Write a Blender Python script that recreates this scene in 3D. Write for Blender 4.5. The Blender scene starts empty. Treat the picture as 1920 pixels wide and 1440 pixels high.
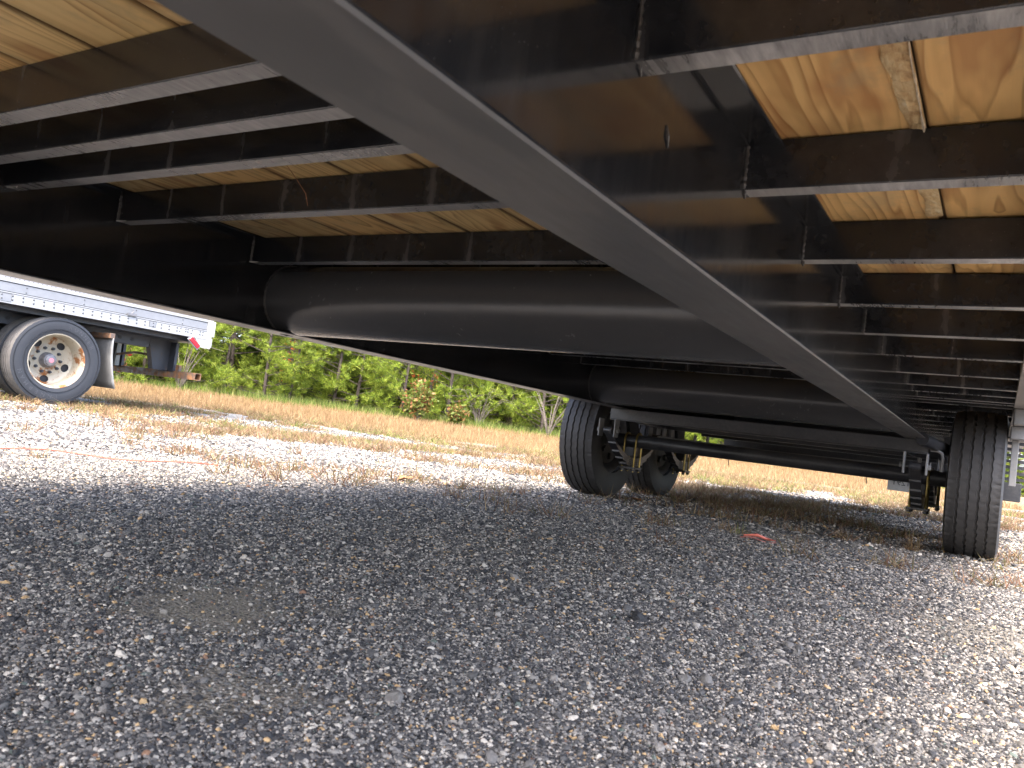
import bpy, bmesh, math, random
import numpy as np
from mathutils import Vector, Matrix
random.seed(7); RNG = np.random.default_rng(7)
R_ = math.radians
sc = bpy.context.scene
COL = sc.collection

# ------------------------------------------------------------------ camera
# the lens stands at the origin, 0.327 m above the gravel, rolled about 7 degrees
GZ = -0.327
cam_d = bpy.data.cameras.new('camera'); cam = bpy.data.objects.new('camera', cam_d); COL.objects.link(cam)
cam_d.sensor_width = 36; cam_d.lens = 1494.96 / 1920 * 36
cam_d.clip_start = 0.02; cam_d.clip_end = 1500
Xc = Vector((0.84723705, 0.51614479, 0.12563414)); Yc = Vector((0.07734114, 0.11413103, -0.99045063)); Zc = Vector((-0.52555469, 0.84886316, 0.05677681))
M = Matrix((Xc, -Yc, -Zc)).transposed()
cam.matrix_world = M.to_4x4()
cam_d.dof.use_dof = True; cam_d.dof.focus_distance = 4.0; cam_d.dof.aperture_fstop = 16
sc.camera = cam

# ------------------------------------------------------------------ sky, sun, exposure
SUN = Vector((0.17, -0.42, 0.86)).normalized()
w = bpy.data.worlds.new('World'); sc.world = w; w.use_nodes = True
sk = w.node_tree.nodes.new('ShaderNodeTexSky'); sk.sky_type = 'NISHITA'; sk.sun_disc = False
sk.sun_elevation = math.asin(SUN.z); sk.sun_rotation = math.atan2(SUN.x, SUN.y)
sk.air_density = 0.8; sk.dust_density = 5.0; sk.ozone_density = 1.0
w.node_tree.links.new(sk.outputs[0], w.node_tree.nodes['Background'].inputs[0])
w.node_tree.nodes['Background'].inputs[1].default_value = 0.15
sun_d = bpy.data.lights.new('sun', 'SUN'); sun = bpy.data.objects.new('sun', sun_d); COL.objects.link(sun)
sun_d.energy = 0.7; sun_d.angle = R_(30); sun_d.color = (1, .95, .87)
sun.rotation_euler = SUN.to_track_quat('Z', 'Y').to_euler()
sc.view_settings.view_transform = 'Standard'; sc.view_settings.look = 'None'
sc.view_settings.gamma = 1; sc.view_settings.use_curve_mapping = False
sc.view_settings.exposure = 3.2
sc.cycles.max_bounces = 10; sc.cycles.diffuse_bounces = 6; sc.cycles.glossy_bounces = 5
sc.cycles.sample_clamp_indirect = 8

# ------------------------------------------------------------------ helpers
def tag(o, label=None, cat=None, group=None, kind=None):
    if label: o['label'] = label
    if cat: o['category'] = cat
    if group: o['group'] = group
    if kind: o['kind'] = kind
    return o

def empty(name, loc=(0, 0, 0), rz=0.0, label=None, cat=None, group=None, parent=None):
    o = bpy.data.objects.new(name, None); COL.objects.link(o)
    o.location = loc; o.rotation_euler = (0, 0, rz); o.parent = parent; o.empty_display_size = .1
    return tag(o, label, cat, group)

class MB:
    """collects solids and links them as one mesh object"""
    def __init__(s): s.v = []; s.f = []
    def add(s, vs, fs):
        b = len(s.v); s.v += [tuple(p) for p in vs]; s.f += [tuple(b + i for i in f) for f in fs]; return s
    def box(s, a, b, c=0.0):
        (x0, y0, z0), (x1, y1, z1) = a, b
        if c <= 0:
            vs = [(x, y, z) for x in (x0, x1) for y in (y0, y1) for z in (z0, z1)]
            return s.add(vs, [(0, 1, 3, 2), (4, 6, 7, 5), (0, 4, 5, 1), (2, 3, 7, 6), (0, 2, 6, 4), (1, 5, 7, 3)])
        bm = bmesh.new(); bmesh.ops.create_cube(bm, size=1)
        for q in bm.verts: q.co = Vector(((x0 + x1) / 2 + q.co.x * (x1 - x0), (y0 + y1) / 2 + q.co.y * (y1 - y0), (z0 + z1) / 2 + q.co.z * (z1 - z0)))
        bmesh.ops.bevel(bm, geom=bm.edges[:], offset=c, segments=1, affect='EDGES')
        bm.verts.index_update()
        s.add([q.co for q in bm.verts], [[q.index for q in f.verts] for f in bm.faces]); bm.free(); return s
    def extrude(s, prof, axis, a, b):
        """closed 2-D profile swept along a world axis; profile is (x,z) for y, (y,z) for x, (x,y) for z"""
        n = len(prof)
        def P(p, t): return {'y': (p[0], t, p[1]), 'x': (t, p[0], p[1]), 'z': (p[0], p[1], t)}[axis]
        return s.add([P(p, a) for p in prof] + [P(p, b) for p in prof],
                     [(i, (i + 1) % n, n + (i + 1) % n, n + i) for i in range(n)] + [tuple(range(n))[::-1], tuple(range(n, 2 * n))])
    def tube(s, pts, r, n=12, cap=True):
        pts = [Vector(p) for p in pts]; rs = r if isinstance(r, (list, tuple)) else [r] * len(pts)
        t0 = (pts[1] - pts[0]).normalized(); u = t0.orthogonal().normalized(); vs = []
        for i, p in enumerate(pts):
            t = (pts[min(i + 1, len(pts) - 1)] - pts[max(i - 1, 0)]).normalized()
            u = (u - t * u.dot(t)).normalized(); q = t.cross(u)
            vs += [p + (u * math.cos(2 * math.pi * k / n) + q * math.sin(2 * math.pi * k / n)) * rs[i] for k in range(n)]
        fs = [(i * n + k, i * n + (k + 1) % n, (i + 1) * n + (k + 1) % n, (i + 1) * n + k) for i in range(len(pts) - 1) for k in range(n)]
        if cap: fs += [tuple(range(n))[::-1], tuple((len(pts) - 1) * n + k for k in range(n))]
        return s.add(vs, fs)
    def lathe(s, prof, n=48, closed=False):
        """profile of (x, radius) revolved about the X axis"""
        m = len(prof)
        vs = [(p[0], p[1] * math.cos(2 * math.pi * k / n), p[1] * math.sin(2 * math.pi * k / n)) for k in range(n) for p in prof]
        mm = m if closed else m - 1
        return s.add(vs, [(k * m + i, k * m + (i + 1) % m, ((k + 1) % n) * m + (i + 1) % m, ((k + 1) % n) * m + i) for k in range(n) for i in range(mm)])
    def xf(s, mat, start=0):
        s.v[start:] = [tuple(mat @ Vector(p)) for p in s.v[start:]]; return s
    def mesh(s, name, mat, smooth=None):
        me = bpy.data.meshes.new(name); me.from_pydata(s.v, [], s.f); me.materials.append(mat)
        bm = bmesh.new(); bm.from_mesh(me); bmesh.ops.recalc_face_normals(bm, faces=bm.faces); bm.to_mesh(me); bm.free()
        if smooth is not None:
            me.polygons.foreach_set('use_smooth', [True] * len(me.polygons))
            me.set_sharp_from_angle(angle=R_(smooth))
        return me
    def build(s, name, mat, parent=None, smooth=None):
        return put(name, s.mesh(name, mat, smooth), parent)

def put(name, me, parent=None, loc=(0, 0, 0), rot=(0, 0, 0), scale=(1, 1, 1)):
    o = bpy.data.objects.new(name, me); COL.objects.link(o); o.parent = parent
    o.location = loc; o.rotation_euler = rot; o.scale = scale; return o

def copy_tree(o, parent=None):
    c = o.copy(); COL.objects.link(c); c.parent = parent
    for ch in list(o.children): copy_tree(ch, c)
    return c

def np_mesh(name, V, F, mats, col=None, smooth=False, attrs=None, mi=None):
    """V (n,3); F (m,3) triangles or (m,4) quads; col (n,3) colour per vertex"""
    me = bpy.data.meshes.new(name); n, m, k = len(V), len(F), F.shape[1]
    me.vertices.add(n); me.vertices.foreach_set('co', np.ascontiguousarray(V, np.float32).ravel())
    me.loops.add(m * k); me.loops.foreach_set('vertex_index', np.ascontiguousarray(F, np.int32).ravel())
    me.polygons.add(m); me.polygons.foreach_set('loop_start', np.arange(0, m * k, k, dtype=np.int32))
    me.polygons.foreach_set('use_smooth', np.full(m, smooth))
    for q in (mats if isinstance(mats, list) else [mats]): me.materials.append(q)
    if mi is not None: me.polygons.foreach_set('material_index', np.ascontiguousarray(mi, np.int32))
    if col is not None:
        a = me.color_attributes.new('tint', 'FLOAT_COLOR', 'POINT')
        a.data.foreach_set('color', np.column_stack([col, np.ones(n)]).astype(np.float32).ravel())
    for kk, vv in (attrs or {}).items():
        a = me.attributes.new(kk, 'FLOAT', 'POINT'); a.data.foreach_set('value', vv.astype(np.float32))
    me.update(calc_edges=True); me.validate(); return me

# numpy value noise
def _h(ix, iy, seed):
    n = (ix.astype(np.int64) * 374761393 + iy.astype(np.int64) * 668265263 + seed * 974634777) & 0x7fffffff
    n = ((n ^ (n >> 13)) * 1274126177) & 0x7fffffff
    return ((n ^ (n >> 16)) & 0xffff) / 65535.0
def vn(x, y, seed=0):
    ix, iy = np.floor(x), np.floor(y); fx, fy = x - ix, y - iy; fx = fx * fx * (3 - 2 * fx); fy = fy * fy * (3 - 2 * fy)
    a, b, c, d = _h(ix, iy, seed), _h(ix + 1, iy, seed), _h(ix, iy + 1, seed), _h(ix + 1, iy + 1, seed)
    return (a * (1 - fx) + b * fx) * (1 - fy) + (c * (1 - fx) + d * fx) * fy
def fbm(x, y, seed=0, o=4):
    s, a, t = 0, .5, 0
    for k in range(o): s = s + a * vn(x * 2 ** k, y * 2 ** k, seed + k); t += a; a *= .55
    return s / t
def sstep(a, b, x):
    t = np.clip((x - a) / (b - a), 0, 1); return t * t * (3 - 2 * t)

NX, NY = -0.67, 0.742          # horizontal direction from the lens to the pine row
def qd(x, y): return NX * x + NY * y
def ground_z(x, y):
    q = qd(x, y); r = np.hypot(x, y)
    z = GZ + 0 * x
    z = z - .04 * sstep(4, 8, q) * (1 - sstep(10, 13, q)) * sstep(4, 7, -x)
    z = z + .24 * sstep(13.5, 20.5, q) + .6 * sstep(20, 60, q)
    z = z + (fbm(x * 1.7, y * 1.7, 5, 3) - .5) * .018 + (fbm(x * 7, y * 7, 9, 3) - .5) * .006 * (1 - sstep(4, 9, r))
    return z

# ------------------------------------------------------------------ materials
def nmat(name):
    m = bpy.data.materials.new(name); m.use_nodes = True; nt = m.node_tree
    return m, nt, nt.nodes['Principled BSDF']
def N(nt, t, **k):
    n = nt.nodes.new(t)
    for a, b in k.items():
        if a.startswith('_'): n.inputs[{'_': 0}.get(a, a[1:].replace('_', ' '))].default_value = b
        else: setattr(n, a, b)
    return n
def L(nt, a, b): nt.links.new(a, b)
def coords(nt, scale=(1, 1, 1), obj=False, rand=False):
    tc = N(nt, 'ShaderNodeTexCoord'); mp = N(nt, 'ShaderNodeMapping'); mp.inputs['Scale'].default_value = scale
    if obj: L(nt, tc.outputs['Object'], mp.inputs[0])
    else: L(nt, N(nt, 'ShaderNodeNewGeometry').outputs['Position'], mp.inputs[0])
    if rand:
        oi = N(nt, 'ShaderNodeObjectInfo'); v = N(nt, 'ShaderNodeVectorMath', operation='SCALE'); cx = N(nt, 'ShaderNodeCombineXYZ')
        for i in range(3): L(nt, oi.outputs['Random'], cx.inputs[i])
        v.inputs[3].default_value = 37.0; L(nt, cx.outputs[0], v.inputs[0]); L(nt, v.outputs[0], mp.inputs['Location'])
    return mp.outputs[0]
def noise(nt, vec, scale, detail=4, rough=.55):
    n = N(nt, 'ShaderNodeTexNoise'); n.inputs['Scale'].default_value = scale; n.inputs['Detail'].default_value = detail
    n.inputs['Roughness'].default_value = rough; L(nt, vec, n.inputs['Vector']); return n.outputs['Fac']
def ramp(nt, fac, stops, interp='LINEAR'):
    r = N(nt, 'ShaderNodeValToRGB'); r.color_ramp.interpolation = interp; e = r.color_ramp.elements
    while len(e) < len(stops): e.new(.5)
    for q, (p, c) in zip(e, stops):
        q.position = p; q.color = (*c, 1) if isinstance(c, tuple) else (c, c, c, 1)
    L(nt, fac, r.inputs[0]); return r.outputs[0]
def mix(nt, fac, a, b, blend='MIX'):
    m = N(nt, 'ShaderNodeMix', data_type='RGBA', blend_type=blend)
    for i, s in ((0, fac), (6, a), (7, b)):
        if hasattr(s, 'links'): L(nt, s, m.inputs[i])
        elif isinstance(s, tuple): m.inputs[i].default_value = (*s, 1)
        else: m.inputs[i].default_value = s
    return m.outputs[2]
def mth(nt, op, a, b=None):
    m = N(nt, 'ShaderNodeMath', operation=op)
    for i, s in ((0, a), (1, b)):
        if s is None: continue
        if hasattr(s, 'links'): L(nt, s, m.inputs[i])
        else: m.inputs[i].default_value = s
    return m.outputs[0]
def bump(nt, h, bsdf, dist=.002, st=.5):
    b = N(nt, 'ShaderNodeBump'); b.inputs['Distance'].default_value = dist; b.inputs['Strength'].default_value = st
    L(nt, h, b.inputs['Height']); L(nt, b.outputs[0], bsdf.inputs['Normal'])

def paint(name, base, rough, dust=.25, dustcol=(.22, .20, .18), streak=False, bumpst=.12, spec=.5, grain=(1, 1, 1), speck=.0):
    """black trailer enamel: gloss varied by dust, fine brush or spray texture, specks of grit"""
    m, nt, b = nmat(name)
    p = coords(nt, grain); pw = coords(nt)
    d1 = noise(nt, pw, 5, 2, .5); d2 = noise(nt, p, 60, 5, .6)
    d = ramp(nt, mth(nt, 'ADD', mth(nt, 'MULTIPLY', d1, .6), mth(nt, 'MULTIPLY', d2, .4)), [(.42, 0.0), (.68, 1.0)])
    fac = mth(nt, 'MULTIPLY', d, dust)
    if streak:   # pale vertical runs below the board seams
        s = N(nt, 'ShaderNodeSeparateXYZ'); L(nt, pw, s.inputs[0])
        wob = mth(nt, 'MULTIPLY', noise(nt, coords(nt, (2, 1, 9)), 1.5, 2), .02)
        fr = mth(nt, 'FRACT', mth(nt, 'DIVIDE', mth(nt, 'ADD', mth(nt, 'ADD', s.outputs[0], .903 + 1.875), wob), .1875))
        dd = mth(nt, 'ABSOLUTE', mth(nt, 'SUBTRACT', fr, .11))
        sm = ramp(nt, dd, [(.0, 1.0), (.035, .25), (.10, 0.0)])
        am = ramp(nt, noise(nt, coords(nt, (5, 3, 4)), 1, 3), [(.42, 0.0), (.62, 1.0)])
        fac = mth(nt, 'ADD', fac, mth(nt, 'MULTIPLY', mth(nt, 'MULTIPLY', sm, am), .40))
    if speck:
        v = N(nt, 'ShaderNodeTexVoronoi'); v.inputs['Scale'].default_value = 140; L(nt, pw, v.inputs['Vector'])
        sp = mth(nt, 'MULTIPLY', mth(nt, 'LESS_THAN', v.outputs['Distance'], .09), mth(nt, 'GREATER_THAN', noise(nt, pw, 19, 2), .56))
        fac = mth(nt, 'ADD', fac, mth(nt, 'MULTIPLY', sp, speck))
    fac = mth(nt, 'MINIMUM', fac, .95)
    L(nt, mix(nt, fac, base, dustcol), b.inputs['Base Color'])
    rr = mth(nt, 'ADD', mth(nt, 'MULTIPLY', fac, .5), mth(nt, 'ADD', rough - .04, mth(nt, 'MULTIPLY', d2, .08)))
    L(nt, rr, b.inputs['Roughness']); b.inputs['Specular IOR Level'].default_value = spec
    bump(nt, mth(nt, 'ADD', mth(nt, 'MULTIPLY', noise(nt, p, 260, 3), .5), noise(nt, pw, 14, 2)), b, .0015, bumpst)
    return m

M_beam = paint('black_beam_enamel', (.010, .011, .013), .12, .12, (.15, .14, .13), bumpst=.08, grain=(1, 1, .12), speck=.22, spec=.7)
M_cross = paint('black_crossmember_enamel', (.009, .010, .0125), .20, .12, (.17, .16, .155), streak=True, bumpst=.15, speck=.15, spec=.6)
M_tube = paint('black_tube_enamel', (.062, .063, .066), .24, .05, (.17, .155, .14), bumpst=.03, streak=False, speck=.2, spec=.55)
M_axle = paint('black_axle_paint', (.020, .021, .025), .34, .25, (.16, .15, .14))
M_dusty = paint('dusty_rub_rail_paint', (.10, .095, .09), .45, .8, (.42, .39, .35))
M_steelgrey = paint('grey_worn_steel', (.16, .16, .16), .42, .35, (.32, .30, .27))

def simple(name, col, rough=.5, metal=0.0, var=.15, sc_=30, spec=.5, bst=.0):
    m, nt, b = nmat(name); p = coords(nt, obj=True)
    n = noise(nt, p, sc_, 5, .6)
    L(nt, mix(nt, ramp(nt, n, [(.35, 0.0), (.7, 1.0)]), tuple(c * (1 - var) for c in col), tuple(min(1, c * (1 + var)) for c in col)), b.inputs['Base Color'])
    b.inputs['Roughness'].default_value = rough; b.inputs['Metallic'].default_value = metal; b.inputs['Specular IOR Level'].default_value = spec
    if bst: bump(nt, n, b, .003, bst)
    return m
M_gold = simple('yellow_zinc_plating', (.30, .23, .08), .35, .8, .25, 40)
M_weld = simple('weld_bead_metal', (.09, .085, .08), .28, .5, .4, 200, bst=.4)
M_brightweld = simple('bare_weld_spatter', (.7, .68, .64), .3, .9, .2, 200)
M_seal = simple('yellowed_wood_splinter', (.62, .52, .38), .7, 0, .3, 80)
M_string = simple('orange_twine', (.42, .10, .065), .7, 0, .2, 60)
M_rag = simple('coral_plastic_scrap', (.60, .15, .10), .45, 0, .15, 60)
M_leaf = simple('dry_brown_leaf', (.34, .15, .06), .7, 0, .35, 60)
M_plate = simple('licence_plate_aluminium', (.42, .42, .41), .45, .3, .1, 20)

# wood: pressure-treated pine boards with flat-sawn figure and knots
def wood():
    m, nt, b = nmat('treated_pine_board')
    p = coords(nt, (1, .16, 1), rand=True)
    warp = N(nt, 'ShaderNodeTexNoise'); warp.inputs['Scale'].default_value = 3.2; warp.inputs['Detail'].default_value = 2; L(nt, p, warp.inputs['Vector'])
    # knots, sparse cells
    pk = coords(nt, (1, .55, 1), rand=True)
    vo = N(nt, 'ShaderNodeTexVoronoi'); vo.inputs['Scale'].default_value = 4.2; L(nt, pk, vo.inputs['Vector'])
    kd = vo.outputs['Distance']
    kn = ramp(nt, kd, [(.0, 1.0), (.055, .85), (.09, .2), (.2, 0.0)])
    bend = ramp(nt, kd, [(.0, 1.0), (.35, 0.0)])
    s = N(nt, 'ShaderNodeSeparateXYZ'); L(nt, p, s.inputs[0])
    lo = noise(nt, coords(nt, (1, .10, 1), rand=True), 6, 3, .5)
    t = mth(nt, 'ADD', mth(nt, 'MULTIPLY', s.outputs[0], 16), mth(nt, 'ADD', mth(nt, 'MULTIPLY', warp.outputs['Fac'], 20), mth(nt, 'MULTIPLY', lo, 16)))
    t = mth(nt, 'ADD', t, mth(nt, 'MULTIPLY', bend, 3.2))
    t = mth(nt, 'ADD', t, mth(nt, 'MULTIPLY', noise(nt, coords(nt, (1, .05, 1), rand=True), 60, 2), .5))
    fr = mth(nt, 'FRACT', t)
    ring = ramp(nt, fr, [(0, .05), (.35, .12), (.72, .55), (.88, 1.0), (.95, .5), (1.0, .05)])
    ring = mth(nt, 'MULTIPLY', ring, ramp(nt, noise(nt, coords(nt, (1, .3, 1), rand=True), 11, 3), [(.3, .35), (.65, 1.0)]))
    fib = noise(nt, coords(nt, (1, .02, 1), rand=True), 420, 4, .7)
    big = noise(nt, coords(nt, (1, .35, 1), rand=True), 5, 4, .6)
    base = ramp(nt, big, [(.28, (.76, .55, .25)), (.5, (.88, .62, .27)), (.72, (.85, .51, .21))])
    oi = N(nt, 'ShaderNodeObjectInfo')
    base = mix(nt, .7, base, ramp(nt, oi.outputs['Random'], [(0, (.70, .52, .24)), (.35, (.92, .68, .31)), (.6, (.84, .52, .20)), (.8, (.90, .64, .32)), (1, (.62, .50, .27))]))
    c = mix(nt, mth(nt, 'MULTIPLY', ring, .9), base, (.36, .16, .045))
    c = mix(nt, mth(nt, 'MULTIPLY', fib, .22), c, (.36, .22, .10))
    red = ramp(nt, noise(nt, coords(nt, (1.2, .3, 1), rand=True), 9, 3), [(.57, 0.0), (.66, .9)])
    c = mix(nt, mth(nt, 'MULTIPLY', red, .6), c, (.36, .13, .04))
    mould = ramp(nt, noise(nt, coords(nt, (1, .6, 1), rand=True), 7, 5, .7), [(.56, 0.0), (.66, .7)])
    c = mix(nt, mth(nt, 'MULTIPLY', mould, .5), c, (.34, .28, .17))
    c = mix(nt, kn, c, (.09, .035, .015))
    tg = N(nt, 'ShaderNodeTexCoord'); sg = N(nt, 'ShaderNodeSeparateXYZ'); L(nt, tg.outputs['Generated'], sg.inputs[0])
    ed = mth(nt, 'ABSOLUTE', mth(nt, 'SUBTRACT', sg.outputs[0], .5)); ed = mth(nt, 'ADD', ed, mth(nt, 'MULTIPLY', mth(nt, 'SUBTRACT', noise(nt, coords(nt, (1, .5, 1)), 14, 4), .5), .05))
    c = mix(nt, ramp(nt, ed, [(.40, 0.0), (.468, .30), (.482, .85), (.5, .95)]), c, (.13, .075, .035))
    L(nt, c, b.inputs['Base Color']); b.inputs['Roughness'].default_value = .62; b.inputs['Specular IOR Level'].default_value = .3
    bump(nt, mth(nt, 'ADD', ring, fib), b, .0007, .25)
    return m
M_wood = wood()
def bark():
    m, nt, b = nmat('waney_bark_edge'); p = coords(nt, (1, .3, 1)); n = noise(nt, p, 60, 6, .7)
    L(nt, ramp(nt, n, [(.3, (.26, .13, .05)), (.45, (.52, .34, .16)), (.58, (.66, .50, .27)), (.72, (.74, .64, .44))]), b.inputs['Base Color'])
    b.inputs['Roughness'].default_value = .8; bump(nt, n, b, .006, .9); return m
M_bark = bark()

def rubber(name, c0, c1, blue=0.0):
    m, nt, b = nmat(name); p = coords(nt, obj=True)
    n = noise(nt, p, 9, 6, .65); n2 = noise(nt, p, 120, 3, .6)
    L(nt, mix(nt, mth(nt, 'ADD', mth(nt, 'MULTIPLY', n, .7), mth(nt, 'MULTIPLY', n2, .3)), c0, c1), b.inputs['Base Color'])
    b.inputs['Roughness'].default_value = .62; b.inputs['Specular IOR Level'].default_value = .45
    bump(nt, n2, b, .0015, .5); return m
M_tyre = rubber('black_tyre_rubber', (.022, .021, .021), (.050, .047, .044))
M_tyre_old = rubber('weathered_grey_tyre_rubber', (.014, .016, .021), (.028, .032, .039))
M_tyre_tread = rubber('dusty_tread_rubber', (.085, .08, .075), (.16, .15, .14))
M_letter = simple('raised_rubber_lettering', (.045, .048, .056), .7, 0, .1)
M_rimdark = simple('dark_steel_rim', (.075, .075, .078), .32, .4, .3, 25)
M_drum = simple('brake_drum_iron', (.035, .033, .03), .5, .3, .4, 40)
M_rimsilver = simple('grey_painted_rim_barrel', (.26, .26, .27), .32, .5, .2, 25)

def rusty(name, paintc, rustc, lo, hi, scale=7):
    m, nt, b = nmat(name); p = coords(nt, obj=True)
    f = ramp(nt, noise(nt, p, scale, 7, .68), [(lo, 0.0), (hi, 1.0)])
    sp = ramp(nt, noise(nt, p, 60, 4, .7), [(.62, 0.0), (.68, .8)])
    f = mth(nt, 'MAXIMUM', f, sp)
    rc = ramp(nt, noise(nt, p, 45, 4, .6), [(.3, tuple(c * .5 for c in rustc)), (.7, rustc)])
    L(nt, mix(nt, f, paintc, rc), b.inputs['Base Color']); L(nt, mth(nt, 'ADD', mth(nt, 'MULTIPLY', f, .4), .42), b.inputs['Roughness'])
    bump(nt, f, b, .002, .4); return m
M_cream = rusty('cream_rusty_rim_paint', (.33, .30, .235), (.25, .10, .028), .53, .60, 6)
M_rust = rusty('rusty_brown_steel', (.10, .075, .06), (.36, .17, .07), .42, .62, 12)
M_darkframe = rusty('dark_blue_black_frame_steel', (.028, .032, .042), (.09, .06, .045), .58, .72, 9)
M_white = simple('white_trailer_enamel', (.27, .28, .29), .38, 0, .05, 8)
M_whitegrey = simple('pale_grey_anodised_skin', (.19, .20, .215), .4, .1, .06, 14)
M_whiterust = rusty('white_paint_with_rust_runs', (.32, .32, .29), (.21, .12, .05), .62, .70, 14)
M_rivet = simple('rivet_head_metal', (.075, .078, .082), .35, .3, .1)
M_seam = simple('dark_seam_line', (.015, .015, .015), .7, 0, .1)
M_flap = simple('grey_mud_flap_rubber', (.24, .24, .235), .6, 0, .2, 6)
M_redlens = simple('red_marker_lens', (.34, .008, .02), .18, 0, .1, 60)
M_hub = simple('grey_cast_hub', (.17, .17, .18), .45, .3, .25, 20)
M_pink = simple('pink_hub_cap_window', (.50, .20, .24), .3, 0, .05)
M_dark = simple('dark_void_steel', (.015, .016, .02), .6, 0, .2)
M_trunk = simple('pine_bark', (.055, .042, .034), .9, 0, .4, 12, bst=.6)
M_twig = simple('bare_grey_twig', (.13, .11, .09), .85, 0, .3, 20)

def veg(name, rough=.65, trans=.35):
    m, nt, b = nmat(name); a = N(nt, 'ShaderNodeAttribute'); a.attribute_name = 'tint'
    b.inputs['Roughness'].default_value = rough; b.inputs['Specular IOR Level'].default_value = .25
    L(nt, a.outputs['Color'], b.inputs['Base Color'])
    t = N(nt, 'ShaderNodeBsdfTranslucent'); L(nt, a.outputs['Color'], t.inputs['Color'])
    mx = N(nt, 'ShaderNodeMixShader'); mx.inputs[0].default_value = trans
    L(nt, b.outputs[0], mx.inputs[1]); L(nt, t.outputs[0], mx.inputs[2]); L(nt, mx.outputs[0], nt.nodes['Material Output'].inputs[0]); return m
M_grass = veg('grass_blade'); M_needle = veg('pine_needle', .55, .3); M_leafy = veg('broad_leaf', .5, .4)

STONE_T = (1.12, 1.03, .92)
STONES = [(0, (.035, .037, .042)), (.16, (.06, .062, .068)), (.34, (.10, .103, .108)), (.52, (.165, .165, .165)), (.66, (.25, .247, .24)),
          (.78, (.36, .355, .34)), (.87, (.56, .54, .50)), (.955, (.50, .36, .20)), (.984, (.25, .15, .10)), (.99, (.12, .155, .145))]
STONES = [(p, tuple(a * b for a, b in zip(c, STONE_T))) for p, c in STONES]
def stone_mat():
    m, nt, b = nmat('gravel_stone'); a = N(nt, 'ShaderNodeAttribute'); a.attribute_type = 'INSTANCER'; a.attribute_name = 'pick'
    c = ramp(nt, a.outputs['Fac'], STONES, 'CONSTANT')
    n = noise(nt, coords(nt), 300, 3, .7)
    c = mix(nt, .55, c, ramp(nt, n, [(.3, .40), (.7, .92)]), 'MULTIPLY')
    L(nt, c, b.inputs['Base Color']); b.inputs['Roughness'].default_value = .72; b.inputs['Specular IOR Level'].default_value = .4
    bump(nt, n, b, .0012, .5); return m
M_stone = stone_mat()

def ground_mat():
    m, nt, b = nmat('crushed_stone_ground'); p = coords(nt)
    cols = []
    heights = []
    for s in (300, 160):
        v = N(nt, 'ShaderNodeTexVoronoi'); v.inputs['Scale'].default_value = s; L(nt, p, v.inputs['Vector'])
        sp = N(nt, 'ShaderNodeSeparateColor'); L(nt, v.outputs['Color'], sp.inputs[0])
        cols.append(ramp(nt, sp.outputs[0], STONES, 'CONSTANT')); heights.append(v.outputs['Distance'])
    c = mix(nt, ramp(nt, noise(nt, p, 40, 2), [(.45, 0.0), (.55, 1.0)]), cols[0], cols[1])
    c = mix(nt, ramp(nt, heights[0], [(.3, 0.0), (.8, .7)]), c, (.06, .056, .05))
    silt = N(nt, 'ShaderNodeAttribute'); silt.attribute_name = 'silt'
    sand = ramp(nt, noise(nt, p, 260, 4, .8), [(.3, (.14, .122, .095)), (.7, (.33, .29, .225))])
    c = mix(nt, silt.outputs['Fac'], c, sand)
    far = N(nt, 'ShaderNodeAttribute'); far.attribute_name = 'far'
    fg = ramp(nt, noise(nt, p, 90, 5, .8), [(.32, (.05, .048, .044)), (.47, (.15, .147, .138)), (.6, (.30, .295, .28)), (.7, (.46, .45, .43))])
    c = mix(nt, far.outputs['Fac'], c, fg)
    vg = N(nt, 'ShaderNodeAttribute'); vg.attribute_name = 'straw'
    sg = ramp(nt, noise(nt, p, 25, 6, .75), [(.3, (.11, .08, .04)), (.5, (.23, .155, .085)), (.7, (.30, .23, .14))])
    c = mix(nt, vg.outputs['Fac'], c, sg)
    L(nt, c, b.inputs['Base Color']); b.inputs['Roughness'].default_value = .85; b.inputs['Specular IOR Level'].default_value = .25
    h = mth(nt, 'SUBTRACT', 1.0, heights[1]); bump(nt, mth(nt, 'ADD', h, noise(nt, p, 150, 3)), b, .008, .8)
    return m
M_ground = ground_mat()

# ------------------------------------------------------------------ ground
SILT = [(-1.02, .86, .20, .9), (-.70, .62, .10, .75), (.02, 2.1, .30, .7), (-1.55, 1.15, .12, .4), (-.5, 3.9, .5, .5), (-.95, 1.95, .35, .45)]
def silt_f(x, y):
    s = 0 * x
    for (a, b_, r, k) in SILT:
        d = np.hypot((x - a), (y - b_)) / r + (fbm(x * 9, y * 9, 31, 3) - .5) * 1.1
        s = np.maximum(s, k * (1 - sstep(.45, 1.1, d)))
    return s
def straw_f(x, y):
    q = qd(x, y)
    band = sstep(13.6, 14.8, q + (fbm(x * .5, y * .5, 3) - .5) * 2.5)
    pch = sstep(.55, .70, fbm(x * .45 + 3, y * .7, 11, 4)) * sstep(3.2, 6.5, q) * .5
    return np.maximum(band, pch)
def axis_pts():
    a = np.concatenate([np.linspace(0, 6, 76), 6 + (np.linspace(0, 1, 75)[1:] ** 2.2) * 594]); return np.concatenate([-a[::-1], a[1:]])
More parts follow.
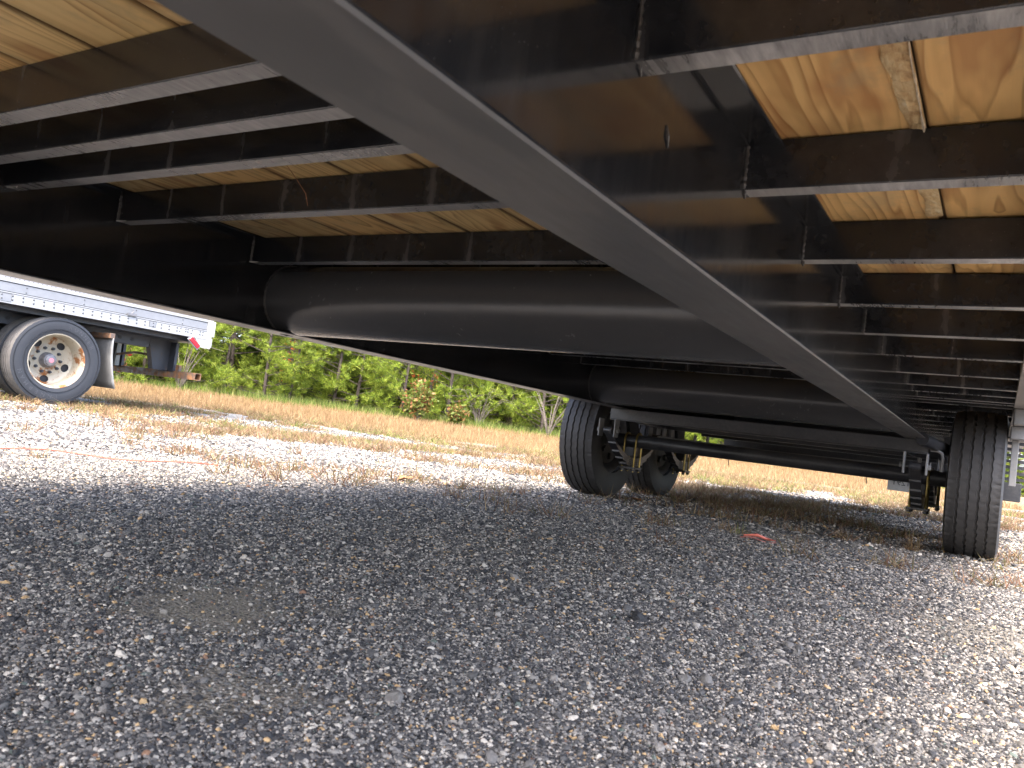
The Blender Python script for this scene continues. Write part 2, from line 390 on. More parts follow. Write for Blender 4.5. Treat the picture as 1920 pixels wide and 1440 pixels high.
def build_ground():
    ax = axis_pts(); X, Y = np.meshgrid(ax - 1.5, ax + 2.5, indexing='ij'); x, y = X.ravel(), Y.ravel()
    n = len(ax); z = ground_z(x, y)
    i, j = np.meshgrid(np.arange(n - 1), np.arange(n - 1), indexing='ij'); i, j = i.ravel(), j.ravel()
    F = np.column_stack([i * n + j, (i + 1) * n + j, (i + 1) * n + j + 1, i * n + j + 1])
    me = np_mesh('ground', np.column_stack([x, y, z]), F, M_ground, smooth=True,
                 attrs={'silt': silt_f(x, y), 'straw': straw_f(x, y), 'far': sstep(3.5, 8, np.hypot(x, y))})
    tag(put('ground', me), kind='structure')
build_ground()

# loose crushed stone: one mass, each stone a small faceted solid placed by geometry nodes
def build_gravel():
    P = []
    def ring(r0, r1, dens, size):
        area = math.pi * (r1 ** 2 - r0 ** 2) * (150 / 360); n = int(area * dens)
        r = np.sqrt(RNG.uniform(r0 ** 2, r1 ** 2, n)); a = R_(32) + RNG.uniform(-R_(75), R_(75), n)
        x = -np.sin(a) * r; y = np.cos(a) * r
        P.append(np.column_stack([x, y, size * np.exp(RNG.normal(0, .34, n))]))
    ring(.28, .9, 130000, .00130); ring(.9, 1.5, 96000, .00145); ring(1.5, 2.4, 52000, .0019); ring(2.4, 4.0, 25000, .0025)
    ring(4.0, 7, 4600, .0048); ring(7, 12, 700, .0075)
    ring(.30, 3.5, 1500, .0032); ring(.30, 3.0, 60, .0052)
    A = np.concatenate(P); x, y, s = A.T
    q = qd(x, y)
    keep = (RNG.random(len(x)) > silt_f(x, y) * 1.0) & (RNG.random(len(x)) > straw_f(x, y) * .8) & (x < 1.6)
    x, y, s = x[keep], y[keep], s[keep]; n = len(x)
    z = ground_z(x, y) + s * .22 + RNG.uniform(0, 1, n) * .0008; print('stones', n)
    me = bpy.data.meshes.new('gravel'); me.vertices.add(n); me.vertices.foreach_set('co', np.column_stack([x, y, z]).astype(np.float32).ravel())
    def fa(nm, v): a = me.attributes.new(nm, 'FLOAT', 'POINT'); a.data.foreach_set('value', v.astype(np.float32))
    def va(nm, v): a = me.attributes.new(nm, 'FLOAT_VECTOR', 'POINT'); a.data.foreach_set('vector', v.astype(np.float32).ravel())
    pick = RNG.random(n); pick = np.where(s > .0052 + .0012 * np.hypot(x, y), pick * .86, pick); fa('pick', pick)
    va('siz', np.column_stack([s * RNG.uniform(.8, 1.5, n), s * RNG.uniform(.7, 1.15, n), s * RNG.uniform(.4, .8, n)]))
    va('turn', np.column_stack([RNG.normal(0, .35, n), RNG.normal(0, .35, n), RNG.uniform(0, 6.28, n)]))
    ii = me.attributes.new('shape', 'INT', 'POINT'); ii.data.foreach_set('value', RNG.integers(0, 6, n).astype(np.int32))
    o = tag(put('gravel', me), 'loose grey crushed stone spread over the whole yard', 'gravel', kind='stuff')
    ng = bpy.data.node_groups.new('scatter_stones', 'GeometryNodeTree')
    ng.interface.new_socket('Geometry', in_out='INPUT', socket_type='NodeSocketGeometry')
    ng.interface.new_socket('Geometry', in_out='OUTPUT', socket_type='NodeSocketGeometry')
    nn = ng.nodes; gi = nn.new('NodeGroupInput'); go = nn.new('NodeGroupOutput')
    g2i = nn.new('GeometryNodeGeometryToInstance')
    for k in range(6):
        ico = nn.new('GeometryNodeMeshIcoSphere'); ico.inputs['Radius'].default_value = 1; ico.inputs['Subdivisions'].default_value = 2
        sp = nn.new('GeometryNodeSetPosition'); no = nn.new('ShaderNodeTexNoise'); no.noise_dimensions = '4D'
        no.inputs['Scale'].default_value = .9; no.inputs['Detail'].default_value = 1; no.inputs['W'].default_value = k * 5.3
        sb = nn.new('ShaderNodeVectorMath'); sb.operation = 'SUBTRACT'; sb.inputs[1].default_value = (.5, .5, .5)
        ms = nn.new('ShaderNodeVectorMath'); ms.operation = 'SCALE'; ms.inputs[3].default_value = 1.7
        ng.links.new(no.outputs['Color'], sb.inputs[0]); ng.links.new(sb.outputs[0], ms.inputs[0]); ng.links.new(ms.outputs[0], sp.inputs['Offset'])
        ng.links.new(ico.outputs['Mesh'], sp.inputs['Geometry'])
        sm = nn.new('GeometryNodeSetMaterial'); sm.inputs['Material'].default_value = M_stone
        ng.links.new(sp.outputs[0], sm.inputs[0]); ng.links.new(sm.outputs[0], g2i.inputs[0])
    iop = nn.new('GeometryNodeInstanceOnPoints'); iop.inputs['Pick Instance'].default_value = True
    def named(nm, dt):
        a = nn.new('GeometryNodeInputNamedAttribute'); a.data_type = dt; a.inputs[0].default_value = nm; return a.outputs['Attribute']
    e2r = nn.new('FunctionNodeEulerToRotation'); ng.links.new(named('turn', 'FLOAT_VECTOR'), e2r.inputs[0])
    ng.links.new(gi.outputs[0], iop.inputs['Points']); ng.links.new(g2i.outputs[0], iop.inputs['Instance'])
    ng.links.new(named('shape', 'INT'), iop.inputs['Instance Index']); ng.links.new(e2r.outputs[0], iop.inputs['Rotation'])
    ng.links.new(named('siz', 'FLOAT_VECTOR'), iop.inputs['Scale']); ng.links.new(iop.outputs[0], go.inputs[0])
    md = o.modifiers.new('scatter', 'NODES'); md.node_group = ng
    me.materials.append(M_stone)
build_gravel()

# ------------------------------------------------------------------ flatbed trailer (the vehicle overhead)
XN, XF = -0.338, -1.832        # webs of the near and far main beams
YA, YB = -0.30, 8.6             # deck from nose to tail; unseen nose cut short to let light underneath
XR, XL = 0.040, -2.205         # deck edges
TR = empty('flatbed_trailer', (0, 0, 0), 0, 'black steel flatbed trailer with pine deck seen from beneath, overhead', 'trailer')

M_flange = paint('satin_flange_painted_bounce', (.060, .060, .061), .30, .40, (.16, .15, .145), bumpst=.07, grain=(1, .12, 1), speck=.15, spec=.7)  # underside greyer than the web: ground reflection painted into the enamel colour
def ibeam(x, name='main_beam'):
    w_, t, tw, z0, z1, r = .050, .0065, .0028, .195, .4445, .006
    c = .0022
    half = [(w_ - c, z0), (w_, z0 + c), (w_, z0 + t - c), (w_ - c, z0 + t), (tw + r, z0 + t + .001), (tw + r * .3, z0 + t + r * .35), (tw, z0 + t + r),
            (tw, z1 - t - r), (tw + r * .3, z1 - t - r * .35), (tw + r, z1 - t - .001), (w_ - c, z1 - t), (w_, z1 - t + c), (w_, z1 - c), (w_ - c, z1)]
    prof = [(x + a, b) for a, b in half] + [(x - a, b) for a, b in half[::-1]]
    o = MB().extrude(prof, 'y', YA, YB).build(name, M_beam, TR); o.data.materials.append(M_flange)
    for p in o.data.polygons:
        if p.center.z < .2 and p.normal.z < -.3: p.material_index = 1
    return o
ibeam(XN); ibeam(XF)

M_foot = paint('underside_painted_reflection', (.10, .098, .097), .24, .9, (.52, .50, .49), bumpst=.5, spec=.8, grain=(2.6, .35, 1))  # pale patches paint in the sunlit ground mirrored by the channel undersides
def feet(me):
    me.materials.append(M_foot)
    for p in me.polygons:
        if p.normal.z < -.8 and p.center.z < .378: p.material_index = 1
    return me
# crossmembers: rolled channels, back to the lens, open side away
def channel(x0, x1):
    p = [(0, .375), (.032, .375), (.033, .3765), (.033, .379), (.005, .381), (.004, .383), (.004, .437), (.005, .439), (.033, .441), (.033, .4445), (0, .4445), (-.0005, .444), (-.0012, .443), (-.0012, .377), (-.0005, .3755)]
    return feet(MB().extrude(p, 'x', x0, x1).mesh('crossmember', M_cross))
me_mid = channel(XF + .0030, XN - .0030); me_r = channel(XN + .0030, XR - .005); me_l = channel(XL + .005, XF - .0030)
def weldbead(x, zs=(.376, .4375)):
    m = MB(); nb = 11
    m.tube([(x, -.003 + random.uniform(-.0006, .0006), zs[0] + (zs[1] - zs[0]) * k / nb) for k in range(nb + 1)], [.0022 + .0013 * (k % 2) for k in range(nb + 1)], 6)
    return m.mesh('weld_bead', M_weld)
bead_r, bead_l, bead_f = weldbead(XN + .004), weldbead(XF + .0045), weldbead(XF - .0045)
ymid = [-.26, .1, .577, .700, .828, 1.088, 1.488, 1.80, 2.10, 2.45, 2.85, 3.25, 3.58, 4.0, 4.25, 4.67, 5.05, 5.45, 5.85, 6.25, 6.65, 7.05, 7.45, 7.85, 8.25, 8.56]
yright = [-.26, -.02, .30, .695, 1.090, 1.488, 1.888, 2.280, 2.668, 3.09, 3.46, 3.71, 3.95, 4.06, 4.22, 4.66, 5.03, 5.45, 5.85, 6.25, 6.65, 7.05, 7.45, 7.85, 8.25, 8.56]
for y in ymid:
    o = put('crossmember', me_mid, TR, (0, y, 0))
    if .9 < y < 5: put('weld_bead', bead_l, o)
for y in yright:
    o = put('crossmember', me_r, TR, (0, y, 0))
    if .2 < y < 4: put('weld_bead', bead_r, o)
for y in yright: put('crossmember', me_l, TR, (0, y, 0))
# bright weld tacks at the foot of three crossmembers on the far beam, and grind marks on the near web
for y in (.838, 1.085, 1.482):
    MB().tube([(XF + .010, y - .006, .374), (XF + .024, y - .001, .3735), (XF + .040, y - .001, .3738)], [.0016, .0026, .0012], 6).build('weld_tack', M_brightweld, TR)
for (y, z, l) in ((.79, .349, .022), (1.09, .378, .012), (.700, .379, .012), (1.492, .377, .010), (1.888, .377, .010)):
    MB().tube([(XN + .0035, y, z), (XN + .0045, y + .004, z - l * .5), (XN + .0035, y + .010, z - l)], [.0010, .0022, .0008], 5).build('weld_scar', M_weld, TR)

# torque tubes through the beams, with weld ring at the far web
for yc in (1.652, 3.80):
    m = MB(); n = 72
    r = .101
    vs = [(x, yc + math.cos(2 * math.pi * k / n) * r, .297 + math.sin(2 * math.pi * k / n) * r) for x in (XF + .003, XN - .003) for k in range(n)]
    m.add(vs, [(k, (k + 1) % n, n + (k + 1) % n, n + k) for k in range(n)])
    t = m.build('torque_tube', M_tube, TR, 60)
    rg = MB(); pts = [(XF + .005, yc + math.cos(2 * math.pi * k / 60) * (r + .001), .297 + math.sin(2 * math.pi * k / 60) * (r + .001)) for k in range(61)]
    rg.tube(pts, [.0028 + .0014 * ((k // 1) % 2) for k in range(61)], 6, cap=False); rg.build('weld_bead', M_weld, t)

# axle hanger cross-beams (angle section) under the main beams
def hanger_beam(y):
    p = [(y, .192), (y + .006, .192), (y + .006, .136), (y + .062, .136), (y + .062, .129), (y - .004, .129), (y - .004, .133), (y, .136)]
    MB().extrude(p, 'x', XF - .060, XN + .055).build('hanger_crossbeam', M_axle, TR)
for y in (4.15, 4.92, 5.80): hanger_beam(y)
MB().box((XF - .06, 6.38, .085), (XN + .055, 6.44, .335), .003).build('rear_hanger_crossbeam', M_axle, TR)

# deck boards running fore and aft
seams = [XL, -2.035, -1.850, -1.663, -1.4755, -1.268, -1.0985, -.9125, -.725, -.5375, -.350, -.1125, XR]
for k, (a, b) in enumerate(zip(seams[:-1], seams[1:])):
    c = .004; g = .0022; z0 = .4452 + random.uniform(0, .0025)
    a, b = a + g, b - g
    m = MB().extrude([(a + c, z0), (b - c, z0), (b, z0 + c * .6), (b, z0 + .028), (b + g - .0002, z0 + .029), (b + g - .0002, .483), (a - g + .0002, .483), (a - g + .0002, z0 + .029), (a, z0 + .028), (a, z0 + c * .6)], 'y', YA + .02, YB - .01)
    o = m.build('deck_board', M_wood, TR); 
# waney bark edge and splinters along the seam above the right bay
def wane():
    m = MB(); ys = np.linspace(.74, 1.47, 90); V = []
    for y in ys:
        l = -.1125 - .012 - .022 * float(fbm(np.array([y * 9.]), np.array([0.]), 2)[0]); V += [(l, y, .4443), ((l * 2 - .1125) / 3 + .002, y, .4438 - .003 * random.random()), (-.1125 + .0005, y, .4446 - .004 * random.random()), (-.111, y, .4450)]
    m.add(V, [(i * 4 + j, i * 4 + j + 1, (i + 1) * 4 + j + 1, (i + 1) * 4 + j) for i in range(len(ys) - 1) for j in range(3)])
    m.build('bark_edge', M_bark, TR)
    s = MB()
    for (y0, y1) in ((.82, .95), (.93, 1.03), (.98, 1.075)):
        s.tube([(-.1115 + random.uniform(-.002, .002), y0, .4425), (-.110 - random.random() * .003, (y0 + y1) / 2, .440), (-.113, y1, .441)], [.0005, .0010, .0005], 5)
    s.tube([(-.1135, 1.045, .4415), (-.1120, 1.070, .438), (-.1125, 1.082, .436)], [.0012, .0024, .001], 6)
    s.build('splinter', M_seal, TR)
wane()
# a hanging dry straw over the fourth crossmember
MB().tube([(-1.180, 1.000, .4445), (-1.178, 1.03, .425), (-1.176, 1.06, .402), (-1.182, 1.075, .382)], [.0008, .0009, .0009, .0006], 5).build('hanging_straw', M_leaf, TR)

# rub rails at the deck edges and stake pockets
def rail(x0, x1, ye):
    s = 1 if x1 > x0 else -1
    p = [(x0, .371), (x1, .371), (x1, .3745), (x0 + s * .005, .3745), (x0 + s * .005, .483), (x0, .483)]
    return MB().extrude(p, 'y', YA, ye)
rail(XR - .004, XR + .115, 4.5).build('rub_rail', M_dusty, TR)
rail(XL + .004, XL - .075, YB).build('rub_rail', M_dusty, TR)
MB().box((XR - .003, 4.5, .371), (XR + .115, YB, .483)).build('rub_rail', M_axle, TR)
# side post, hooked bracket and dark box at the right edge behind the wheel
MB().box((XR - .002, 4.12, .30), (XR + .07, 4.40, .370), .004).box((XR - .008, 4.22, .24), (XR + .06, 4.44, .2995), .004).build('side_bracket', M_steelgrey, TR)
MB().box((XR + .002, 4.30, .03), (XR + .030, 4.325, .24), .002).build('drop_leg', M_steelgrey, TR)

# wheels -------------------------------------------------------------
def tyre_mesh(D, W, rim_r, mat, n=288, grooves=(-.36, -.12, .12, .36), seed=1):
    r0 = D / 2; h = W / 2
    tw_ = .82 * h    # half tread width
    prof = []        # (x, radius, zig, kind)
    gw = .026 * W
    def crown(x): return r0 - .006 * (abs(x) / tw_) ** 2 - .004 * (abs(x) / tw_) ** 6
    xs = [(-tw_, 0, 'S')]
    for g in grooves:
        gx = g * 2 * tw_ / 1.0 * .92
        xs += [(gx - gw, 1, 'R'), (gx - gw * .7, 1, 'G'), (gx + gw * .7, 1, 'G'), (gx + gw, 1, 'R')]
    xs += [(tw_, 0, 'S')]
    full = []
    for i, p in enumerate(xs):
        full.append(p)
        if i < len(xs) - 1 and (p[2] in 'RS') and xs[i + 1][2] in 'RS': full.append(((p[0] + xs[i + 1][0]) / 2, 0, 'M'))
    V = []; m = None
    side = [(.92, .012), (1.0, .055), (1.0, .10), (.97, .145), (.90, .175)]
    side = [(a, b * (r0 - rim_r) / .175) for a, b in side]
    for k in range(n):
        th = 2 * math.pi * k / n; zig = ((k % 6) / 6 if (k % 6) < 3 else 1 - (k % 6) / 6) * 2 * .0042 - .003
        lug = .0035 if (k % 4) in (0,) else 0
        row = []
        for a, b in side[::-1]: row.append((-a * h, r0 - b - (.002 if b < .03 and lug else 0)))
        for (x, zg, kd) in full:
            rr = crown(x) - (.008 if kd == 'G' else 0) - (lug if kd == 'S' else 0) - (.0035 if kd == 'M' and k % 6 == 0 else 0)
            row.append((x + (zig if zg else 0), rr))
        for a, b in side: row.append((a * h, r0 - b - (.002 if b < .03 and lug else 0)))
        m = len(row); V += [(x, r * math.cos(th), r * math.sin(th)) for x, r in row]
    F = [(k * m + i, k * m + i + 1, ((k + 1) % n) * m + i + 1, ((k + 1) % n) * m + i) for k in range(n) for i in range(m - 1)]
    mb = MB(); mb.add(V, F); return mb.mesh('tyre', mat, 35)

def trailer_wheel_parts():
    D, W = .702, .226
    ty = tyre_mesh(D, W, .205, M_tyre)
    rim = MB().lathe([(-.078, .208), (-.082, .200), (-.074, .192), (-.05, .182), (-.02, .172), (.02, .170), (.055, .180), (.078, .196), (.082, .206), (.076, .208)], 64)
    rimm = rim.mesh('rim', M_rimsilver, 40)
    disc = MB().lathe([(.030, .171), (.034, .150), (.052, .120), (.050, .085), (.040, .05), (.040, .0)], 48)
    for k in range(8):                  # spokes between the hand holes
        a = k * math.pi / 4; b = len(disc.v)
        disc.box((.020, .10, -.018), (.046, .168, .018), .003); disc.xf(Matrix.Rotation(a, 4, 'X'), b)
    discm = disc.mesh('wheel_disc', M_rimdark, 40)
    dr = MB().lathe([(-.062, .0), (-.062, .14), (-.058, .152), (-.048, .155), (-.046, .150), (-.034, .150), (-.032, .155), (-.022, .155), (-.020, .150), (.0, .150), (.01, .158), (.02, .150), (.02, 0)], 64)
    for k in range(6):
        a = k * math.pi / 3 + .2; b = len(dr.v); dr.box((-.078, .085, -.012), (-.060, .125, .012), .003); dr.xf(Matrix.Rotation(a, 4, 'X'), b)
    drm = dr.mesh('brake_drum', M_drum, 40)
    nut = MB().tube([(.05, .07, 0), (.068, .07, 0)], .009, 6)
    return ty, rimm, discm, drm, nut.mesh('lug_nut', M_rimsilver)
TP = trailer_wheel_parts(); WZ = GZ + .351 - .003
def trailer_wheel(x, y, outer):
    wl = empty('wheel', (x, y, WZ), 0, parent=TR); wl.rotation_euler = (random.uniform(0, 6), 0, 0) if outer > 0 else (random.uniform(0, 6), 0, math.pi)
    for nm, me in zip(('tyre', 'rim', 'wheel_disc', 'brake_drum'), TP): put(nm, me, wl)
    for k in range(8): put('lug_nut', TP[4], wl, rot=(k * math.pi / 4, 0, 0))
AX = (4.47, 5.36); XWR, XWL = -.088, -2.083
for y in AX: trailer_wheel(XWR, y, 1); trailer_wheel(XWL, y, -1)

SP = {XN + .012: 1, XF - .036: -1}
for y in AX:
    MB().tube([(XWL + .05, y, WZ + .004), (XWR - .05, y, WZ + .004)], .0385, 32).build('axle_tube', M_axle, TR, 50)
    for x in SP:
        # leaf pack slung under the axle, each leaf shorter than the one above
        for k in range(5):
            hl = .37 - .062 * k; m = MB(); pts = []
            for s_ in np.linspace(-1, 1, 15):
                yy = y + s_ * hl; zz = -.078 - .0105 * k + .135 * (s_ * hl / .37) ** 2
                pts.append((yy, zz))
            prof = pts + [(a, b - .009) for a, b in pts[::-1]]
            m.extrude(prof, 'x', x - .024, x + .024).build('leaf', M_axle, TR)
        for s_ in (-1, 1): MB().tube([(x - .024, y + s_ * .375, .066), (x + .024, y + s_ * .375, .066)], .019, 20).build('spring_eye', M_axle, TR, 40)
        MB().box((x - .050, y - .055, -.142), (x + .050, y + .055, -.130), .002).box((x - .03, y - .045, -.128), (x + .03, y + .045, -.122)).build('spring_plate', M_axle, TR)
        MB().box((x - .028, y - .045, -.066), (x + .028, y + .045, -.012), .003).build('spring_seat', M_axle, TR)
        for s_ in (-1, 1):
            pts = [(x + s_ * .036, y - .044, -.160), (x + s_ * .036, y - .044, .02)] + [(x + s_ * .036, y + .044 * math.cos(a), WZ + .004 + .046 * math.sin(a)) for a in np.linspace(math.pi, 0, 9)] + [(x + s_ * .036, y + .044, .02), (x + s_ * .036, y + .044, -.160)]
            u = MB().tube(pts, .0065, 8).build('u_bolt', M_gold, TR, 40)
            for yy in (-.044, .044): MB().tube([(x + s_ * .036, y + yy, -.155), (x + s_ * .036, y + yy, -.143)], .012, 6).build('nut', M_axle, u)
        for s_ in (-1, 1):
            for dx, x_ in ((-.047, 0), (.047, 0)):
                yy = y + s_ * .375
                h = MB().box((x + dx - .004, yy - .028, .030), (x + dx + .004, yy + .028, .1285), .0015).build('hanger_strap', M_steelgrey, TR)
                sg = 1 if dx > 0 else -1
                MB().tube([(x + dx + sg * .004, yy, .066), (x + dx + sg * .018, yy, .066)], .013, 6).build('bolt', M_steelgrey, h)
    # shock hook by the right wheel
MB().tube([(-.275, 4.18, .150), (-.245, 4.18, .150), (-.228, 4.18, .140), (-.222, 4.18, .118), (-.224, 4.18, .055)], .0075, 8).build('hose_bracket', M_steelgrey, TR, 40)
MB().tube([(-.30, 4.0, .19), (-.22, 4.3, .165), (-.205, 4.8, .16), (-.22, 5.3, .15)], .028, 16).build('brake_line_sleeve', M_axle, TR, 40)
for x in (-1.28, -.57): MB().tube([(x, 4.44, -.012), (x + .004, 4.44, -.045)], .0025, 6).build('cable_tie', M_dark, TR)
MB().tube([(XF + .1, 4.5, .066), (-1.0, 4.505, .060), (XN - .05, 4.5, .068)], .005, 6).build('brake_line', M_steelgrey, TR)
# second-row stiffeners that catch light between the axles
for x in (-1.55, -1.02, -.62): MB().box((x, 5.0, .18), (x + .05, 5.7, .194), .002).build('stiffener', M_steelgrey, TR)
MB().box((XF - .02, 4.45, .13), (XF - .012, 4.95, .19)).box((XN - .06, 4.45, .13), (XN - .052, 4.95, .19)).build('equaliser_plate', M_axle, TR)

# licence plate hanging behind the axles, its embossed characters seen reversed from behind
PL = put('licence_plate', MB().box((-.892, 8.45, -.115), (-.582, 8.452, .038), .0006).mesh('licence_plate', M_plate), TR)
def text_mesh(s, size, depth, mat, name):
    c = bpy.data.curves.new(name, 'FONT'); c.body = s; c.size = size; c.extrude = depth; c.align_x = 'CENTER'; c.align_y = 'CENTER'; c.resolution_u = 3
    t = bpy.data.objects.new(name, c); COL.objects.link(t); dg = bpy.context.evaluated_depsgraph_get()
    me = bpy.data.meshes.new_from_object(t.evaluated_get(dg)); bpy.data.objects.remove(t); bpy.data.curves.remove(c); me.materials.clear(); me.materials.append(mat); return me
put('plate_characters', text_mesh('FT129Y', .078, .0015, M_letter, 'plate_characters'), PL, (-.737, 8.4485, -.037), (R_(90), 0, R_(180)))
MB().box((-.88, 8.44, .034), (-.60, 8.47, .12)).build('plate_bracket', M_axle, TR)
MB().box((XL + .05, 8.42, .105), (XR - .05, 8.52, .335), .006).build('rear_bumper', M_axle, TR)
for x in (XF, XN): MB().box((x - .04, 8.40, .19), (x + .04, 8.54, .336)).build('bumper_bracket', M_axle, TR)
# tail: rear cross beam
MB().box((XL, YB, .33), (XR, YB + .08, .483), .004).build('rear_crossbeam', M_axle, TR)
MB().box((XL, YA - .08, .33), (XR, YA, .483), .004).build('front_crossbeam', M_axle, TR)

# dark slatted ramp rack standing beyond the right wheel
RK = empty('ramp_rack', (0, 0, 0), 0, 'black slatted steel ramp standing upright behind the right-hand wheel', 'ramp')
for k in range(9):
    MB().box((-.02, 6.3, .04 + k * .040), (.30, 6.33, .060 + k * .040)).build('slat', M_dark, RK)
MB().box((-.035, 6.29, -.32), (-.015, 6.34, .42)).build('side_rail', M_dark, RK); MB().box((.30, 6.29, -.32), (.32, 6.34, .42)).build('side_rail', M_dark, RK)
MB().box((-.03, 5.52, -.05), (.12, 5.78, .06), .004).build('tool_box', M_axle, TR)

# ------------------------------------------------------------------ white box trailer on the left
TC = Vector((-8.965, 4.843, 0)); TH = -R_(4.764)
ST = empty('box_trailer', (TC.x, TC.y, 0), TH, 'long white riveted box trailer with rusty cream wheel parked on the left', 'trailer')
# local frame: +y towards its tail, +x towards the lens, z as world
FL = -10.0; RE = 1.80
MB().box((-2.56, FL, .95), (-.004, RE, 3.72)).build('box_body', M_whitegrey, ST)
MB().box((-.03, FL, .655), (.016, RE, .768)).build('bottom_rail', M_white, ST)
MB().box((-.03, FL, .772), (.004, RE, .878)).build('side_band', M_whitegrey, ST)
MB().box((-.03, FL, .766), (.013, RE, .774)).build('rail_lip', M_white, ST)
MB().box((-.03, FL, .882), (.010, RE, .962)).build('upper_rail', M_white, ST)
MB().box((.0165, FL, .7575), (.0178, RE, .7625)).box((.0045, FL, .776), (.0058, RE, .782)).box((.0045, FL, .872), (.0058, RE, .880)).build('seam', M_seam, ST)  # dark sealant lines standing proud along the rail joints
def rivets(rows, name='rivets'):
    m = MB()
    for (y, z, x, r) in rows:
        b = len(m.v)
        m.lathe([(0, r), (r * .45, r * .8), (r * .7, r * .35), (r * .75, 0.001)], 8); m.xf(Matrix.Translation((x, y, z)), b)
    o = m.build(name, M_rivet, ST, 60); o['kind'] = 'stuff'; return o
rv = []
y = RE - .42
while y > -3.2: rv += [(y, .738, .016, .0105), (y + .003, .698, .016, .0105)]; y -= .105
for (dy, z) in ((.06, .742), (.10, .742), (.06, .705), (.10, .705), (.27, .74), (.30, .74), (.27, .71), (.30, .71), (.21, .738), (.22, .702), (.37, .742), (.38, .70)): rv.append((RE - dy, z, .016, .009))
rivets(rv)
rv = []; y = RE - .08; k = 0
while y > -3.2: rv.append((y, .925, .010, .0062)); y -= .046 if k % 12 else .075; k += 1
rivets(rv)
rv = []; y = RE - .35
while y > -3.2: rv += [(y, .85, .004, .008), (y, .80, .004, .008)]; y -= .61
rivets(rv)
MB().box((.0165, -.95, .672), (.0185, -.52, .752)).build('label_plate', M_whitegrey, ST)
MB().box((.0165, -.955, .669), (.0172, -.517, .755)).build('label_border', M_seam, ST)
MB().box((.0165, 1.02, .690), (.0185, 1.10, .755)).build('label_plate', M_whitegrey, ST)
MB().box((.0165, 1.015, .687), (.0172, 1.104, .758)).build('label_border', M_seam, ST)
for y0 in (-2.2, -1.1, -.25, .1, .6, 1.2): MB().box((.0105, y0, .958), (.0118, y0 + .16, .985)).build('red_reflective_strip', M_redlens, ST)
MB().tube([(.02, .79, .86), (.03, .80, .83), (.028, .78, .80), (.03, .75, .79)], .006, 6).box((.012, .73, .775), (.035, .84, .80)).build('rope_hook', M_hub, ST)
# rear frame
MB().box((-.05, RE, .54), (.02, RE + .07, 3.75), .004).build('corner_post', M_whiterust, ST)
MB().box((-2.58, RE, .54), (-2.51, RE + .07, 3.75), .004).build('corner_post', M_whiterust, ST)
MB().box((-2.51, RE, .60), (-.05, RE + .07, .90), .004).build('rear_sill', M_whiterust, ST)
MB().box((-2.5, RE + .01, .90), (-.06, RE + .05, 3.7)).build('rear_door', M_whitegrey, ST)
MB().box((-.02, RE + .07, .70), (.015, RE + .11, .90), .003).box((-.02, RE + .07, .56), (.015, RE + .09, .68), .003).build('dock_bumper', M_whiterust, ST)
MB().extrude([(RE - .16, .655), (RE, .655), (RE, .540), (RE - .06, .545)], 'x', -.02, .012).build('corner_gusset', M_whiterust, ST)
lm = MB(); lm.box((.0, -.085, -.028), (.022, .085, .028), .006); lm.xf(Matrix.Translation((.004, RE - .155, .592)) @ Matrix.Rotation(-R_(38), 4, 'X')); lm.build('red_marker_lamp', M_redlens, ST)
lb = MB(); lb.box((-.006, -.100, -.036), (.010, .100, .036), .004); lb.xf(Matrix.Translation((.001, RE - .155, .592)) @ Matrix.Rotation(-R_(38), 4, 'X')); lb.build('lamp_housing', M_white, ST)
# dark running gear
MB().box((-2.50, FL + .5, .60), (-.16, RE - .02, .94)).build('floor_crossmembers', M_darkframe, ST)
MB().box((-.70, -2.6, .46), (-.52, 1.35, .60), .004).box((-2.02, -2.6, .46), (-1.86, 1.35, .60), .004).build('slider_rail', M_darkframe, ST)
hb = rv = MB()
for y in np.arange(-2.4, 1.2, .16): hb.tube([(-.522, y, .53), (-.512, y, .53)], .022, 10)
hb.build('slider_holes', M_dark, ST)
for xo in (-.64, -1.98):
    MB().extrude([(1.15, .60), (1.30, .60), (1.42, .50), (1.50, .20), (1.79, .20), (1.79, .60)], 'x', xo - .09, xo + .02).build('guard_post', M_darkframe, ST)
    MB().box((xo - .20, 1.70, .19), (xo + .16, 1.74, .58)).build('guard_gusset', M_darkframe, ST)
MB().box((-1.84, 1.60, .20), (-1.80, 1.66, .60)).build('pale_strut', M_whiterust, ST)
MB().tube([(-1.82, 1.62, .355), (-1.32, 1.62, .405), (-.74, 1.62, .375)], .020, 4).build('brace_bar', M_rust, ST)
bg = MB(); P0, P1 = .118, .208       # hollow bumper tube with an open, rusted end
bg.extrude([(1.70, P0), (1.79, P0), (1.79, P1), (1.70, P1)], 'x', -2.56, -.0)
bg.f = [f for f in bg.f if len(f) != 4 or True]
bgm = MB()
o_, i_ = [(1.70, P0), (1.79, P0), (1.79, P1), (1.70, P1)], [(1.708, P0 + .008), (1.782, P0 + .008), (1.782, P1 - .008), (1.708, P1 - .008)]
for (a, b) in ((-2.56, 0.04),):
    V = [(a, *p) for p in o_] + [(b, *p) for p in o_] + [(b, *p) for p in i_] + [(b - .5, *p) for p in i_]
    F = [(i, (i + 1) % 4, 4 + (i + 1) % 4, 4 + i) for i in range(4)] + [(4 + i, 4 + (i + 1) % 4, 8 + (i + 1) % 4, 8 + i) for i in range(4)] + [(8 + i, 8 + (i + 1) % 4, 12 + (i + 1) % 4, 12 + i) for i in range(4)] + [(0, 1, 2, 3), (12, 13, 14, 15)]
    bgm.add(V, F)
bgm.build('underride_bar', M_rust, ST)
MB().box((-.44, 1.71, .2085), (-.36, 1.75, .29), .002).build('guard_stub', M_rust, ST)
